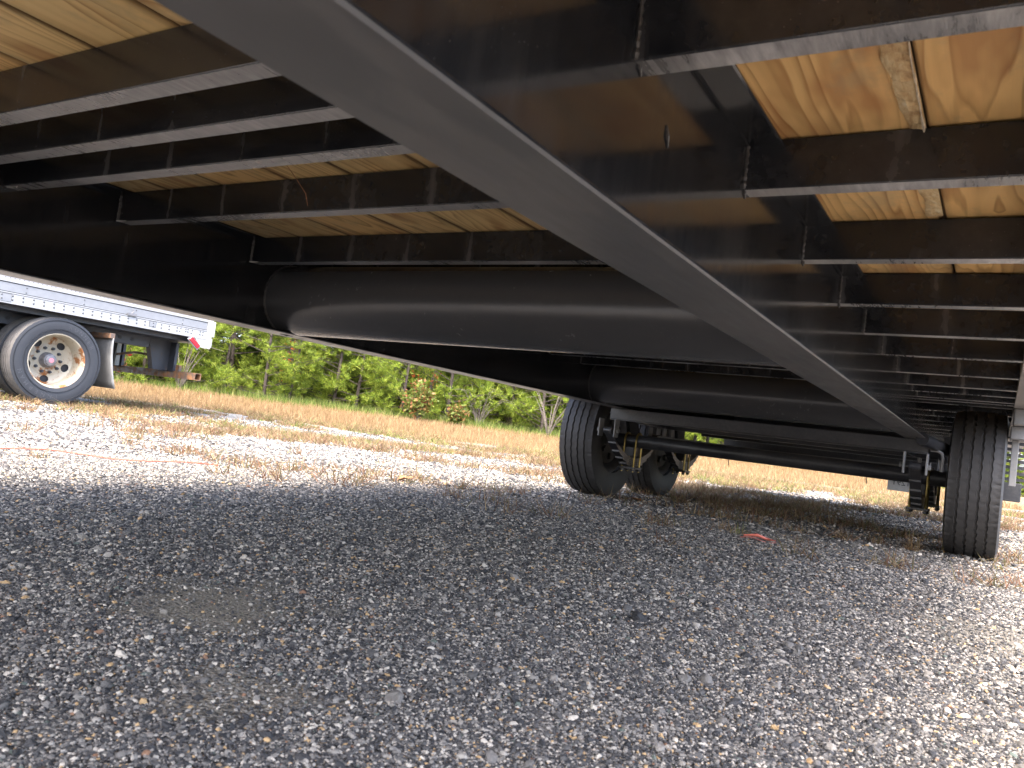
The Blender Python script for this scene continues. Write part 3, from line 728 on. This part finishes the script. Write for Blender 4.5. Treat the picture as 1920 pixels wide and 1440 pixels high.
# mud flap, curled at its outer edge
def flap():
    m = MB(); n = 14; V = []
    for j in range(9):
        z = .49 - .60 * j / 8; cz = .10 * (j / 8) ** 2
        for i in range(n):
            u = i / (n - 1); x = -.62 + .62 * u; y = .60 + cz + .05 * math.sin(u * 3.1) + .03 * u ** 4; V.append((x, y, z))
    F = [(j * n + i, j * n + i + 1, (j + 1) * n + i + 1, (j + 1) * n + i) for j in range(8) for i in range(n - 1)]
    m.add(V, F); o = m.build('mud_flap', M_flap, ST, 60); s = o.modifiers.new('s', 'SOLIDIFY'); s.thickness = .012
    MB().box((-.66, .58, .47), (.0, .64, .53), .004).build('flap_bracket', M_rust, ST)
flap()
# wheels: outer tyre, dished cream rim, hub
def truck_wheel():
    D, W, rr = .985, .27, .302
    ty = tyre_mesh(D, W, rr, [M_tyre_old][0], 192, (-.33, -.11, .11, .33))
    ty.materials.append(M_tyre_tread)
    co = np.zeros(len(ty.vertices) * 3); ty.vertices.foreach_get('co', co); co = co.reshape(-1, 3)
    for p in ty.polygons:
        c = np.mean(co[list(p.vertices)], axis=0)
        if math.hypot(c[1], c[2]) > D / 2 - .02: p.material_index = 1
    h = W / 2
    ring = MB()
    for r_ in (.345, .355, .445, .452): ring.lathe([(h * .96, r_ - .002), (h * 1.0 + .002, r_), (h * .96, r_ + .002)], 96)
    ringm = ring.mesh('sidewall_rib', M_tyre_old, 60)
    rim = MB().lathe([(h * .80, rr - .004), (h * .90, rr + .004), (h * .93, rr + .001), (h * .90, rr - .008), (h * .72, rr - .016), (h * .35, rr - .024), (h * .10, rr - .024), (h * -.45, rr - .028), (h * -.78, rr - .034)], 96)
    rimm = rim.mesh('rim', M_cream, 40)
    # disc with five hand holes
    bm = bmesh.new(); n = 200; rk = [.268, .256, .235, .206, .178, .168, .088]; xk = [-.105, -.112, -.122, -.128, -.131, -.128, -.128]
    rings = list(np.linspace(.268, .160, 15)) + [.120, .088]
    def hole(r, th):
        a = 2 * math.pi / 5; d = (th + a / 2) % a - a / 2; return (d * .212 / .047) ** 2 + ((r - .212) / .038) ** 2, d
    grid = []
    for rr_ in rings:
        row = []
        for k in range(n):
            th = 2 * math.pi * k / n; e, d = hole(rr_, th); R1, t1 = rr_, th
            if .62 < e < 1.75:
                f = 1 / math.sqrt(e); R1 = .212 + (rr_ - .212) * f; t1 = th - d + d * f
            row.append((bm.verts.new((np.interp(-R1, [-q for q in rk], xk), R1 * math.cos(t1), R1 * math.sin(t1))), e))
        grid.append(row)
    for i in range(len(rings) - 1):
        for k in range(n):
            q = [grid[i][k], grid[i][(k + 1) % n], grid[i + 1][(k + 1) % n], grid[i + 1][k]]
            if any(e <= .62 for _, e in q): continue
            bm.faces.new([v for v, _ in q])
    bmesh.ops.recalc_face_normals(bm, faces=bm.faces)
    dm = bpy.data.meshes.new('wheel_disc'); bm.to_mesh(dm); bm.free(); dm.materials.append(M_cream)
    dm.polygons.foreach_set('use_smooth', [True] * len(dm.polygons)); dm.set_sharp_from_angle(angle=R_(40))
    nut = MB().tube([(-.130, .140, 0), (-.100, .140, 0)], .018, 6).tube([(-.101, .140, 0), (-.078, .140, 0)], .010, 8)
    nm = nut.mesh('lug_nut', M_darkframe)
    hub = MB().lathe([(-.150, .087), (-.118, .087), (-.112, .080), (-.085, .074), (-.070, .062), (-.060, .060), (-.058, .068), (-.040, .068), (-.038, .060), (-.022, .056), (-.014, .044), (-.014, .0)], 40).mesh('hub', M_hub, 35)
    cap = MB().lathe([(-.014, .028), (-.010, .025), (-.009, .0)], 24).mesh('hub_cap', M_pink, 40)
    back = MB().lathe([(-.150, .26), (-.152, .0)], 40).mesh('dark_backing', M_dark)
    return dict(tyre=ty, sidewall_rib=ringm, rim=rimm, wheel_disc=dm, lug_nut=nm, hub=hub, hub_cap=cap, brake_drum=back)
TW = truck_wheel(); GZT = float(ground_z(np.array([-8.9]), np.array([4.9]))[0])
for yy in (.05, -1.20):
    for (xo, rz) in ((-.143, 0), (-.46, math.pi), (-2.42, math.pi), (-2.10, 0)):
        wl = empty('wheel', (xo, yy, GZT + .4925 - .004), rz, parent=ST)
        for nm, me in TW.items():
            if nm == 'lug_nut':
                if xo in (-.143, -2.42):
                    for k in range(10): put(nm, me, wl, rot=((k + .5) * math.pi / 5, 0, 0))
                continue
            put(nm, me, wl)
        if xo == -.143 and yy > 0:
            wl.rotation_euler = (R_(-18), 0, 0)
            def arc(txt, size, rad, mid, step):
                for i, ch in enumerate(txt):
                    a = mid - (i - (len(txt) - 1) / 2) * step        # angle from the top, about +X
                    me = text_mesh(ch, size, .0016, M_letter, 'letter')
                    o = put('letter', me, wl); cy, cz = -math.sin(a) * rad, math.cos(a) * rad
                    o.matrix_local = Matrix.Translation((W2, cy, cz)) @ Matrix.Rotation(a, 4, 'X') @ Matrix(((0, 0, 1, 0), (1, 0, 0, 0), (0, 1, 0, 0), (0, 0, 0, 1)))
            W2 = .1355
            arc('RUNNER', .062, .398, R_(-36 + 18), R_(9.5)); arc('INNERMAN', .062, .398, R_(150 + 18), R_(10.5))
MB().tube([(-2.4, .05, GZT + .49), (-.2, .05, GZT + .49)], .06, 20).tube([(-2.4, -1.2, GZT + .49), (-.2, -1.2, GZT + .49)], .06, 20).build('axle', M_darkframe, ST, 40)
MB().box((-2.0, -1.9, .05), (-.75, .55, .45)).build('suspension_frame', M_darkframe, ST)
# landing legs far ahead so that the trailer stands
for xo in (-2.2, -.3): MB().box((xo - .06, -8.1, GZT + .02), (xo + .06, -7.98, .7)).box((xo - .15, -8.2, GZT), (xo + .15, -7.9, GZT + .03)).build('landing_leg', M_darkframe, ST)

# ------------------------------------------------------------------ vegetation
def blades(x, y, h, wdt, col, lean=.35, seg=1, droop=.25, z=None):
    """upright blades, one tapered triangle or a bent pair; returns V, F, C"""
    n = len(x); a = RNG.uniform(0, 6.283, n); ln = np.abs(RNG.normal(0, lean, n)) * h
    dx, dy = np.cos(a) * ln, np.sin(a) * ln; b = RNG.uniform(0, 3.14159, n); wx, wy = np.cos(b) * wdt / 2, np.sin(b) * wdt / 2
    z = ground_z(x, y) - .004 if z is None else z
    if seg == 1:
        V = np.stack([np.column_stack([x - wx, y - wy, z]), np.column_stack([x + wx, y + wy, z]), np.column_stack([x + dx, y + dy, z + h])], 1).reshape(-1, 3)
        F = np.arange(3 * n).reshape(-1, 3); C = np.repeat(col, 3, 0); return V, F, C
    mx, my = dx * .38, dy * .38
    V = np.stack([np.column_stack([x - wx, y - wy, z]), np.column_stack([x + wx, y + wy, z]), np.column_stack([x + mx - wx * .7, y + my - wy * .7, z + h * .6]),
                  np.column_stack([x + mx + wx * .7, y + my + wy * .7, z + h * .6]), np.column_stack([x + dx, y + dy, z + h * (1 - droop * RNG.random(n))])], 1).reshape(-1, 3)
    i = np.arange(n)[:, None] * 5
    F = np.concatenate([i + [0, 1, 3], i + [0, 3, 2], i + [2, 3, 4]]); return V, F, np.repeat(col, 5, 0)
def pal(n, cols, wts, var=.18):
    cols = np.array(cols); k = RNG.choice(len(cols), n, p=np.array(wts) / sum(wts)); return np.clip(cols[k] * (1 + RNG.normal(0, var, (n, 1))), .01, .95)
def join(parts):
    V, F, C = [], [], []; o = 0
    for v, f, c in parts: V.append(v); F.append(f + o); C.append(c); o += len(v)
    return np.concatenate(V), np.concatenate(F), np.concatenate(C)
STRAW = [(.275, .185, .090), (.335, .240, .128), (.216, .140, .065), (.202, .110, .058)]
RUST = [(0.162, 0.085, 0.051), (0.212, 0.128, 0.076), (0.289, 0.212, 0.119), (0.136, 0.119, 0.051)]
GREEN = [(0.086, 0.132, 0.020), (0.132, 0.185, 0.033), (0.198, 0.224, 0.059), (0.059, 0.099, 0.017)]

def pos_band(q0, q1, n, side=(-30, 16)):
    q = RNG.uniform(q0, q1, n); t = RNG.uniform(*side, n); return NX * q + NY * t, NY * q - NX * t
# dry grass band in front of the pines
def straw_band():
    parts = []
    x, y = pos_band(13.4, 19.4, 120000, (-12, 14)); k = RNG.random(len(x)) < straw_f(x, y) * (.45 + .9 * fbm(x * 1.2, y * 1.2, 21)); x, y = x[k], y[k]
    parts.append(blades(x, y, RNG.uniform(.05, .17, len(x)), RNG.uniform(.008, .016, len(x)), pal(len(x), STRAW, [4, 4, 2, 1]), .5))
    o = tag(put('dry_grass', np_mesh('dry_grass', *join(parts)[:2], M_grass, col=join(parts)[2])), 'band of golden dry grass between the gravel and the pines', 'grass', kind='stuff')
straw_band()
def green_band():
    x, y = pos_band(18.3, 20.8, 60000, (-12, 16)); q = qd(x, y); k = RNG.random(len(x)) < sstep(18.5, 19.6, q + (fbm(x, y, 8) - .5) * 1.6); x, y = x[k], y[k]
    h = RNG.uniform(.06, .30, len(x)) * (.6 + .8 * fbm(x * 1.5, y * 1.5, 4))
    V, F, C = blades(x, y, h, RNG.uniform(.010, .020, len(x)), pal(len(x), GREEN + [(.30, .29, .11)], [3, 4, 3, 2, 1.5]), .35)
    tag(put('green_grass', np_mesh('green_grass', V, F, M_grass, col=C)), 'tall fresh green grass along the foot of the pines', 'grass', kind='stuff')
green_band()
# patchy weeds in the gravel
def weeds():
    parts = []
    n = 13000; r = np.sqrt(RNG.uniform(2.9 ** 2, 15.5 ** 2, n)); a = RNG.uniform(R_(-20), R_(82), n); x, y = -np.sin(a) * r, np.cos(a) * r
    q = qd(x, y)
    f = fbm(x * .55 + 7, y * .95 + 2, 17, 4)
    under = np.exp(-((y - 5.3) / 1.2) ** 2) * (x > -3.2) * (x < .9)
    olive = sstep(7.5, 9, q) * (1 - sstep(12.3, 13.4, q)) * .12
    dens = sstep(.505, .60, f + .19 * under + olive * .9) * sstep(2.9, 4.6, r) + .015
    k = RNG.random(n) < dens; x, y, q, r = x[k], y[k], q[k], r[k]
    for i in range(len(x)):
        m = int(RNG.integers(14, 34)); s = RNG.uniform(.03, .085) * (1.15 if r[i] > 6 else 1)
        bx = x[i] + RNG.normal(0, s * .7, m); by = y[i] + RNG.normal(0, s * .7, m)
        g = sstep(6.5, 9.5, q[i]) * .55; cc = RUST if RNG.random() > g else (GREEN + STRAW[:2] if RNG.random() < .5 else STRAW)
        wts = [1] * len(cc)
        h = RNG.uniform(.02, .075, m) * RNG.uniform(.8, 1.6)
        parts.append(blades(bx, by, h, np.full(m, .0034 * (1 + r[i] / 5)), pal(m, cc, wts, .22), 1.5))
    V, F, C = join(parts)
    tag(put('weeds', np_mesh('weeds', V, F, M_grass, col=C)), 'scattered reddish and tan weeds growing through the gravel', 'weeds', kind='stuff')
weeds()
# separate tufts one can point at
def tuft(name, x, y, n, hgt, spread, cols, label, wd=.0022):
    bx = x + RNG.normal(0, spread * .18, n); by = y + RNG.normal(0, spread * .18, n)
    a = RNG.uniform(0, 6.283, n); el = RNG.uniform(.15, 1.3, n); ln = hgt * RNG.uniform(.5, 1.25, n)
    V, F, C = [], [], []
    z = float(ground_z(np.array([x]), np.array([y]))[0]) - .003
    cl = pal(n, cols, [1] * len(cols), .2)
    for i in range(n):
        d = np.array([math.cos(a[i]) * math.cos(el[i]), math.sin(a[i]) * math.cos(el[i]), math.sin(el[i])]); s = np.array([-math.sin(a[i]), math.cos(a[i]), 0]) * wd / 2
        p0 = np.array([bx[i] - x, by[i] - y, 0]); p1 = p0 + d * ln[i] * .55; p2 = p0 + d * ln[i] + np.array([0, 0, -.15 * ln[i]])
        b = len(V); V += [p0 - s, p0 + s, p1 - s * .8, p1 + s * .8, p2]; F += [(b, b + 1, b + 3), (b, b + 3, b + 2), (b + 2, b + 3, b + 4)]; C += [cl[i]] * 5
    tag(put(name, np_mesh(name, np.array(V), np.array(F), M_grass, col=np.array(C)), loc=(x, y, z)), label, 'grass tuft', 'grass tufts in the gravel')
TUF = [(-.325, 4.27, 95, .125, .10, STRAW, 'large spreading straw-coloured grass tuft just left of the right wheel'),
       (-.47, 4.30, 60, .075, .10, RUST, 'reddish grass tuft between the leaf spring and the large straw tuft'),
       (-.62, 4.25, 60, .075, .09, RUST, 'low reddish tuft, leftmost of three before the right wheel'),
       (-.93, 3.55, 50, .080, .14, STRAW[:2] + GREEN[2:3], 'thin greenish straw tuft standing behind the coral plastic scrap'),
       (-1.04, 3.66, 50, .095, .12, STRAW[:2] + RUST[:2], 'upright tan tuft left of the coral plastic scrap'),
       (-.72, 3.72, 50, .065, .12, RUST, 'dark red tuft right of the coral plastic scrap'),
       (.035, 4.05, 45, .05, .07, STRAW + GREEN[1:3], 'small yellow-green tuft at the right edge of the picture'),
       (-2.63, 2.42, 45, .060, .08, RUST, 'small reddish tuft beyond the end of the orange twine'),
       (-2.35, 3.22, 50, .055, .10, RUST, 'brown tuft beside the curled dry leaf'),
       (-3.0, 1.62, 60, .060, .10, RUST, 'reddish tuft growing through the orange twine'),
       (-2.2, 3.9, 60, .045, .14, RUST, 'flat rusty tuft on the gravel before the left wheel'),
       (-1.75, 3.75, 50, .040, .12, RUST[:2], 'dark brown flattened tuft at the edge of the shade')]
for t in TUF: tuft('grass_tuft', *t[:6], t[6])

# litter
MB().box((0, 0, 0), (.001, .001, .001))
def strip(name, pts, wd, mat, label, cat, th=.0012):
    m = MB(); pts = [Vector(p) for p in pts]; V = []
    for i, p in enumerate(pts):
        t = (pts[min(i + 1, len(pts) - 1)] - pts[max(i - 1, 0)]).normalized(); s = t.cross(Vector((0, 0, 1))).normalized() * wd / 2 * (1 - .5 * abs(2 * i / (len(pts) - 1) - 1) ** 3)
        V += [p - s, p + s, p + s + Vector((0, 0, th)), p - s + Vector((0, 0, th))]
    n = len(pts); m.add(V, [(i * 4 + j, i * 4 + (j + 1) % 4, (i + 1) * 4 + (j + 1) % 4, (i + 1) * 4 + j) for i in range(n - 1) for j in range(4)] + [(0, 1, 2, 3), tuple(4 * (n - 1) + j for j in range(4))])
    return tag(m.build(name, mat), label, cat)
def gz(x, y): return float(ground_z(np.array([x]), np.array([y]))[0])
P = []
for k in range(9):
    t = k / 8; x = -.885 + .13 * t; y = 3.36 + .06 * t; P.append((x, y, gz(x, y) + .008 + .006 * math.sin(t * 6)))
s1 = strip('plastic_scrap', P, .022, M_rag, 'crumpled coral plastic strip lying on the shaded gravel', 'litter')
m2 = MB()
pts = [Vector((-.89, 3.43, gz(-.89, 3.43) + .012)), Vector((-.84, 3.45, gz(-.84, 3.45) + .02)), Vector((-.80, 3.47, gz(-.8, 3.47) + .010)), Vector((-.76, 3.44, gz(-.76, 3.44) + .012))]
m2.tube(pts, [.003, .007, .006, .002], 5); m2.build('folded_end', M_rag, s1)
P = []
for k in range(41):
    t = k / 40; x = -3.35 + .62 * t; y = 1.20 + 1.0 * t; P.append((x + .02 * math.sin(t * 9), y, gz(x, y) + .022 + .006 * math.sin(t * 14 + 1)))
tag(MB().tube(P, .0028, 6).build('twine', M_string), 'long thin orange twine lying across the gravel at left', 'twine')
def dry_leaf(x, y, s, label, lift=.01):
    m = MB(); V = []; n = 8
    for i in range(n):
        t = i / (n - 1); wd = math.sin(math.pi * min(1, t * .92 + .06)) * s * .45
        for j in (-1, -.5, 0, .5, 1): V.append((t * s - s / 2, j * wd, lift + .35 * abs(j) * wd * (1 + .6 * math.sin(t * 7)) + .15 * s * t * t))
    m.add(V, [(i * 5 + j, i * 5 + j + 1, (i + 1) * 5 + j + 1, (i + 1) * 5 + j) for i in range(n - 1) for j in range(4)])
    o = m.build('dry_leaf', M_leaf, None, 60); o.location = (x, y, gz(x, y)); o.rotation_euler = (.1, -.1, RNG.uniform(0, 6)); return tag(o, label, 'leaf', 'fallen leaves')
dry_leaf(-2.52, 3.18, .085, 'curled brown dry leaf on sunlit gravel left of centre')
dry_leaf(-6.3, 6.9, .12, 'pale brown leaf lying in the far patch of weeds', .02)
dry_leaf(-1.80, 4.45, .07, 'flat dark leaf on the ground below the left leaf spring')

# pines ---------------------------------------------------------------
PINE = [(.105, .155, .018), (.155, .205, .024), (.205, .245, .032), (.055, .095, .013), (.235, .255, .042)]
def needle_tuft(c, d, n, ln, wd, cols):
    """rosette of needles round direction d at c"""
    d = d / np.linalg.norm(d); v = RNG.normal(0, 1, (n, 3)); v /= np.linalg.norm(v, axis=1)[:, None]
    v = v * .85 + d * .75; v /= np.linalg.norm(v, axis=1)[:, None]
    s = np.cross(v, RNG.normal(0, 1, (n, 3))); s /= np.linalg.norm(s, axis=1)[:, None]
    l = ln * RNG.uniform(.6, 1.1, n)[:, None]; b = c + RNG.normal(0, ln * .12, (n, 3)); w2 = s * wd / 2
    V = np.stack([b - w2, b + w2, b + v * l], 1).reshape(-1, 3); return V, np.arange(3 * n).reshape(-1, 3), np.repeat(cols, 3, 0)
def pine_mesh(seed, H, dens=1.0, tone=1.25, ntuft=400, nn=44):
    parts = []; wood_ = MB()
    top = Vector((RNG.normal(0, .08), RNG.normal(0, .08), H))
    wood_.tube([(0, 0, -.05), tuple(top * .5 + Vector((RNG.normal(0, .05), RNG.normal(0, .05), 0))), tuple(top)], [.045, .032, .010], 7)
    nb = int(H * 9)
    for k in range(nb):
        t = .02 + .98 * ((k + RNG.random()) / nb) ** 1.25; z = H * t; a = RNG.uniform(0, 6.283); L_ = (1.15 * (1 - t) + .25) * RNG.uniform(.6, 1.15)
        p0 = np.array([0, 0, z]); e = np.array([math.cos(a) * L_, math.sin(a) * L_, L_ * RNG.uniform(.1, .5)])
        wood_.tube([tuple(p0), tuple(p0 + e * .5 + [0, 0, -.03]), tuple(p0 + e)], [.016, .011, .005], 4, cap=False)
        for q in range(max(2, int(ntuft / nb))):
            u = RNG.uniform(.35, 1.03); c = p0 + e * u + RNG.normal(0, .13, 3) * (1.1 - .3 * u)
            col = pal(nn, PINE, [3, 4, 2, 2, .8], .12) * tone * RNG.uniform(.75, 1.25)
            parts.append(needle_tuft(c, np.array([e[0] * .6, e[1] * .6, .8]), nn, RNG.uniform(.12, .19), .013, col))
    V, F, C = join(parts)
    return np_mesh('crown', V, F, M_needle, col=C), wood_.mesh('trunk', M_trunk)
PM = [pine_mesh(i, h) for i, h in enumerate((4.6, 5.4, 3.8, 5.0, 2.6))]
def pine(i, q, t, s, label, group):
    x, y = NX * q + NY * t, NY * q - NX * t
    r = empty('pine_tree', (x, y, gz(x, y)), RNG.uniform(0, 6.28), label, 'pine tree', group); r.scale = (s, s, s * RNG.uniform(.9, 1.1))
    put('crown', PM[i][0], r); put('trunk', PM[i][1], r)
ts = np.arange(-12.5, 13.5, .9)
front_lab = {0: 'bushy young pine', 1: 'tall young pine', 2: 'short full pine', 3: 'loose light-green pine', 4: 'low pine sapling'}
ORD = 'first second third fourth fifth sixth seventh eighth ninth tenth eleventh twelfth thirteenth fourteenth fifteenth sixteenth seventeenth eighteenth nineteenth twentieth'.split()
def ordinal(k): return ORD[k] if k < 20 else 'twenty-' + ORD[k - 20]
for k, t in enumerate(ts):
    i = int(RNG.integers(0, 5)); pine(i, 20.4 + RNG.uniform(-.5, .6), t + RNG.uniform(-.3, .3), RNG.uniform(.8, 1.1), '%s, %s from the left in the front row behind the dry grass' % (front_lab[i], ordinal(k)), 'front row of young pines')
for k, t in enumerate(np.arange(-14, 16, 1.5)): pine(int(RNG.integers(0, 4)), 22.4 + RNG.uniform(-.5, .5), t + RNG.uniform(-.4, .4), RNG.uniform(1.1, 1.5), 'taller pine, %s from the left in the second row behind the young pines' % ordinal(k), 'second row of pines')
# deep wood behind, one mass
def woodland():
    parts = []
    for k in range(9500):
        t = RNG.uniform(-22, 22); q = RNG.uniform(22.6, 27); x, y = NX * q + NY * t, NY * q - NX * t; z = gz(x, y) + 8 * RNG.random() ** 2.2 
        n = 30; parts.append(needle_tuft(np.array([x, y, z]), np.array([-NX, -NY, .5]), n, .50, .085, pal(n, PINE + [(.10, .08, .05)], [2, 2, 1, 4, 0, 1.5], .2)))
    tr = MB()
    for k in range(34):
        t = RNG.uniform(-22, 22); q = RNG.uniform(23.4, 25.5); x, y = NX * q + NY * t, NY * q - NX * t; z = gz(x, y)
        tr.tube([(x, y, z - .1), (x + RNG.normal(0, .2), y, z + 4), (x + RNG.normal(0, .4), y, z + 9)], [.10, .08, .04], 6, cap=False)
    V, F, C = join(parts)
    tag(put('woodland', np_mesh('woodland', V, F, M_needle, col=C)), 'dark pine wood filling the background behind the young pines', 'woodland', kind='stuff')
    tag(tr.build('tree_trunks', M_trunk), 'thin brown trunks standing in the dark wood behind', 'woodland', kind='stuff')
woodland()
# broad-leaved shrubs with red and orange leaves
def shrub(x, y, H, Wd, cols, wts, label, n=900, name='shrub'):
    z = gz(x, y); r = empty(name, (x, y, z), 0, label, 'shrub')
    st = MB(); tips = []
    for k in range(14):
        a = RNG.uniform(0, 6.283); e = Vector((math.cos(a) * Wd * RNG.uniform(.2, .6), math.sin(a) * Wd * RNG.uniform(.2, .6), H * RNG.uniform(.5, 1.0)))
        st.tube([(0, 0, 0), tuple(e * .5 + Vector((0, 0, .08))), tuple(e)], [.010, .006, .002], 4, cap=False); tips.append(np.array(e))
    st.build('stems', M_twig, r)
    c = np.array([tips[i] * u for i, u in zip(RNG.integers(0, 14, n), RNG.uniform(.35, 1.05, n))]) + RNG.normal(0, .07, (n, 3))
    d = RNG.normal(0, 1, (n, 3)); d /= np.linalg.norm(d, axis=1)[:, None]; s = np.cross(d, RNG.normal(0, 1, (n, 3))); s /= np.linalg.norm(s, axis=1)[:, None]
    l = RNG.uniform(.035, .065, n)[:, None]
    V = np.stack([c - d * l, c + s * l * .5, c + d * l, c - s * l * .5], 1).reshape(-1, 3); C = np.repeat(pal(n, cols, wts, .15), 4, 0)
    put('leaves', np_mesh('leaves', V, np.arange(4 * n).reshape(-1, 4), M_leafy, col=C), r)
REDS = [(0.195, 0.060, 0.030), (0.225, 0.128, 0.045), (0.150, 0.165, 0.038), (0.112, 0.150, 0.030)]
def atq(u_q, t): return NX * u_q + NY * t, NY * u_q - NX * t
x, y = atq(18.9, 1.3); shrub(x, y, .95, .75, REDS, [1, 2, 3, 4], 'reddish-leaved shrub in the grass in front of the pines', 1100)
x, y = atq(19.2, 2.3); shrub(x, y, .6, .6, REDS, [1, 2, 3, 3], 'small orange and green shrub right of the reddish shrub', 600)
x, y = atq(19.8, -5.6); shrub(x, y, 1.0, .4, [(.40, .05, .04), (.3, .14, .07)], [3, 1], 'thin sapling with scarlet leaves seen under the white trailer', 60)
x, y = atq(21.2, -2.0); shrub(x, y, 2.2, .6, [(.55, .14, .05), (.4, .25, .08)], [2, 1], 'tall thin shrub with a few red leaves among the pines', 200)
x, y = atq(21.2, 1.6); shrub(x, y, 2.4, .7, [(.55, .14, .05), (.2, .25, .05)], [1, 1], 'tall green and orange shrub behind the reddish shrub', 260)
for (t, q, lab) in ((4.6, 19.4, 'bare grey branchy sapling before the pines, nearest the left trailer wheel'), (-4.2, 19.6, 'bare arching twigs beside the underride bar of the white trailer'), (2.9, 20.0, 'bare leaning twigs behind the small orange shrub')):
    x, y = atq(q, t); m = MB()
    for k in range(16):
        a = RNG.uniform(0, 6.283); h = RNG.uniform(.5, 1.4); r0 = RNG.uniform(.3, .9)
        m.tube([(0, 0, 0), (math.cos(a) * r0 * .3, math.sin(a) * r0 * .3, h * .55), (math.cos(a) * r0 * .7, math.sin(a) * r0 * .7, h * .95), (math.cos(a) * r0 * 1.1, math.sin(a) * r0 * 1.1, h * .9)], [.012, .009, .006, .003], 4, cap=False)
    o = m.build('bare_sapling', M_twig); o.location = (x, y, gz(x, y)); tag(o, lab, 'sapling')
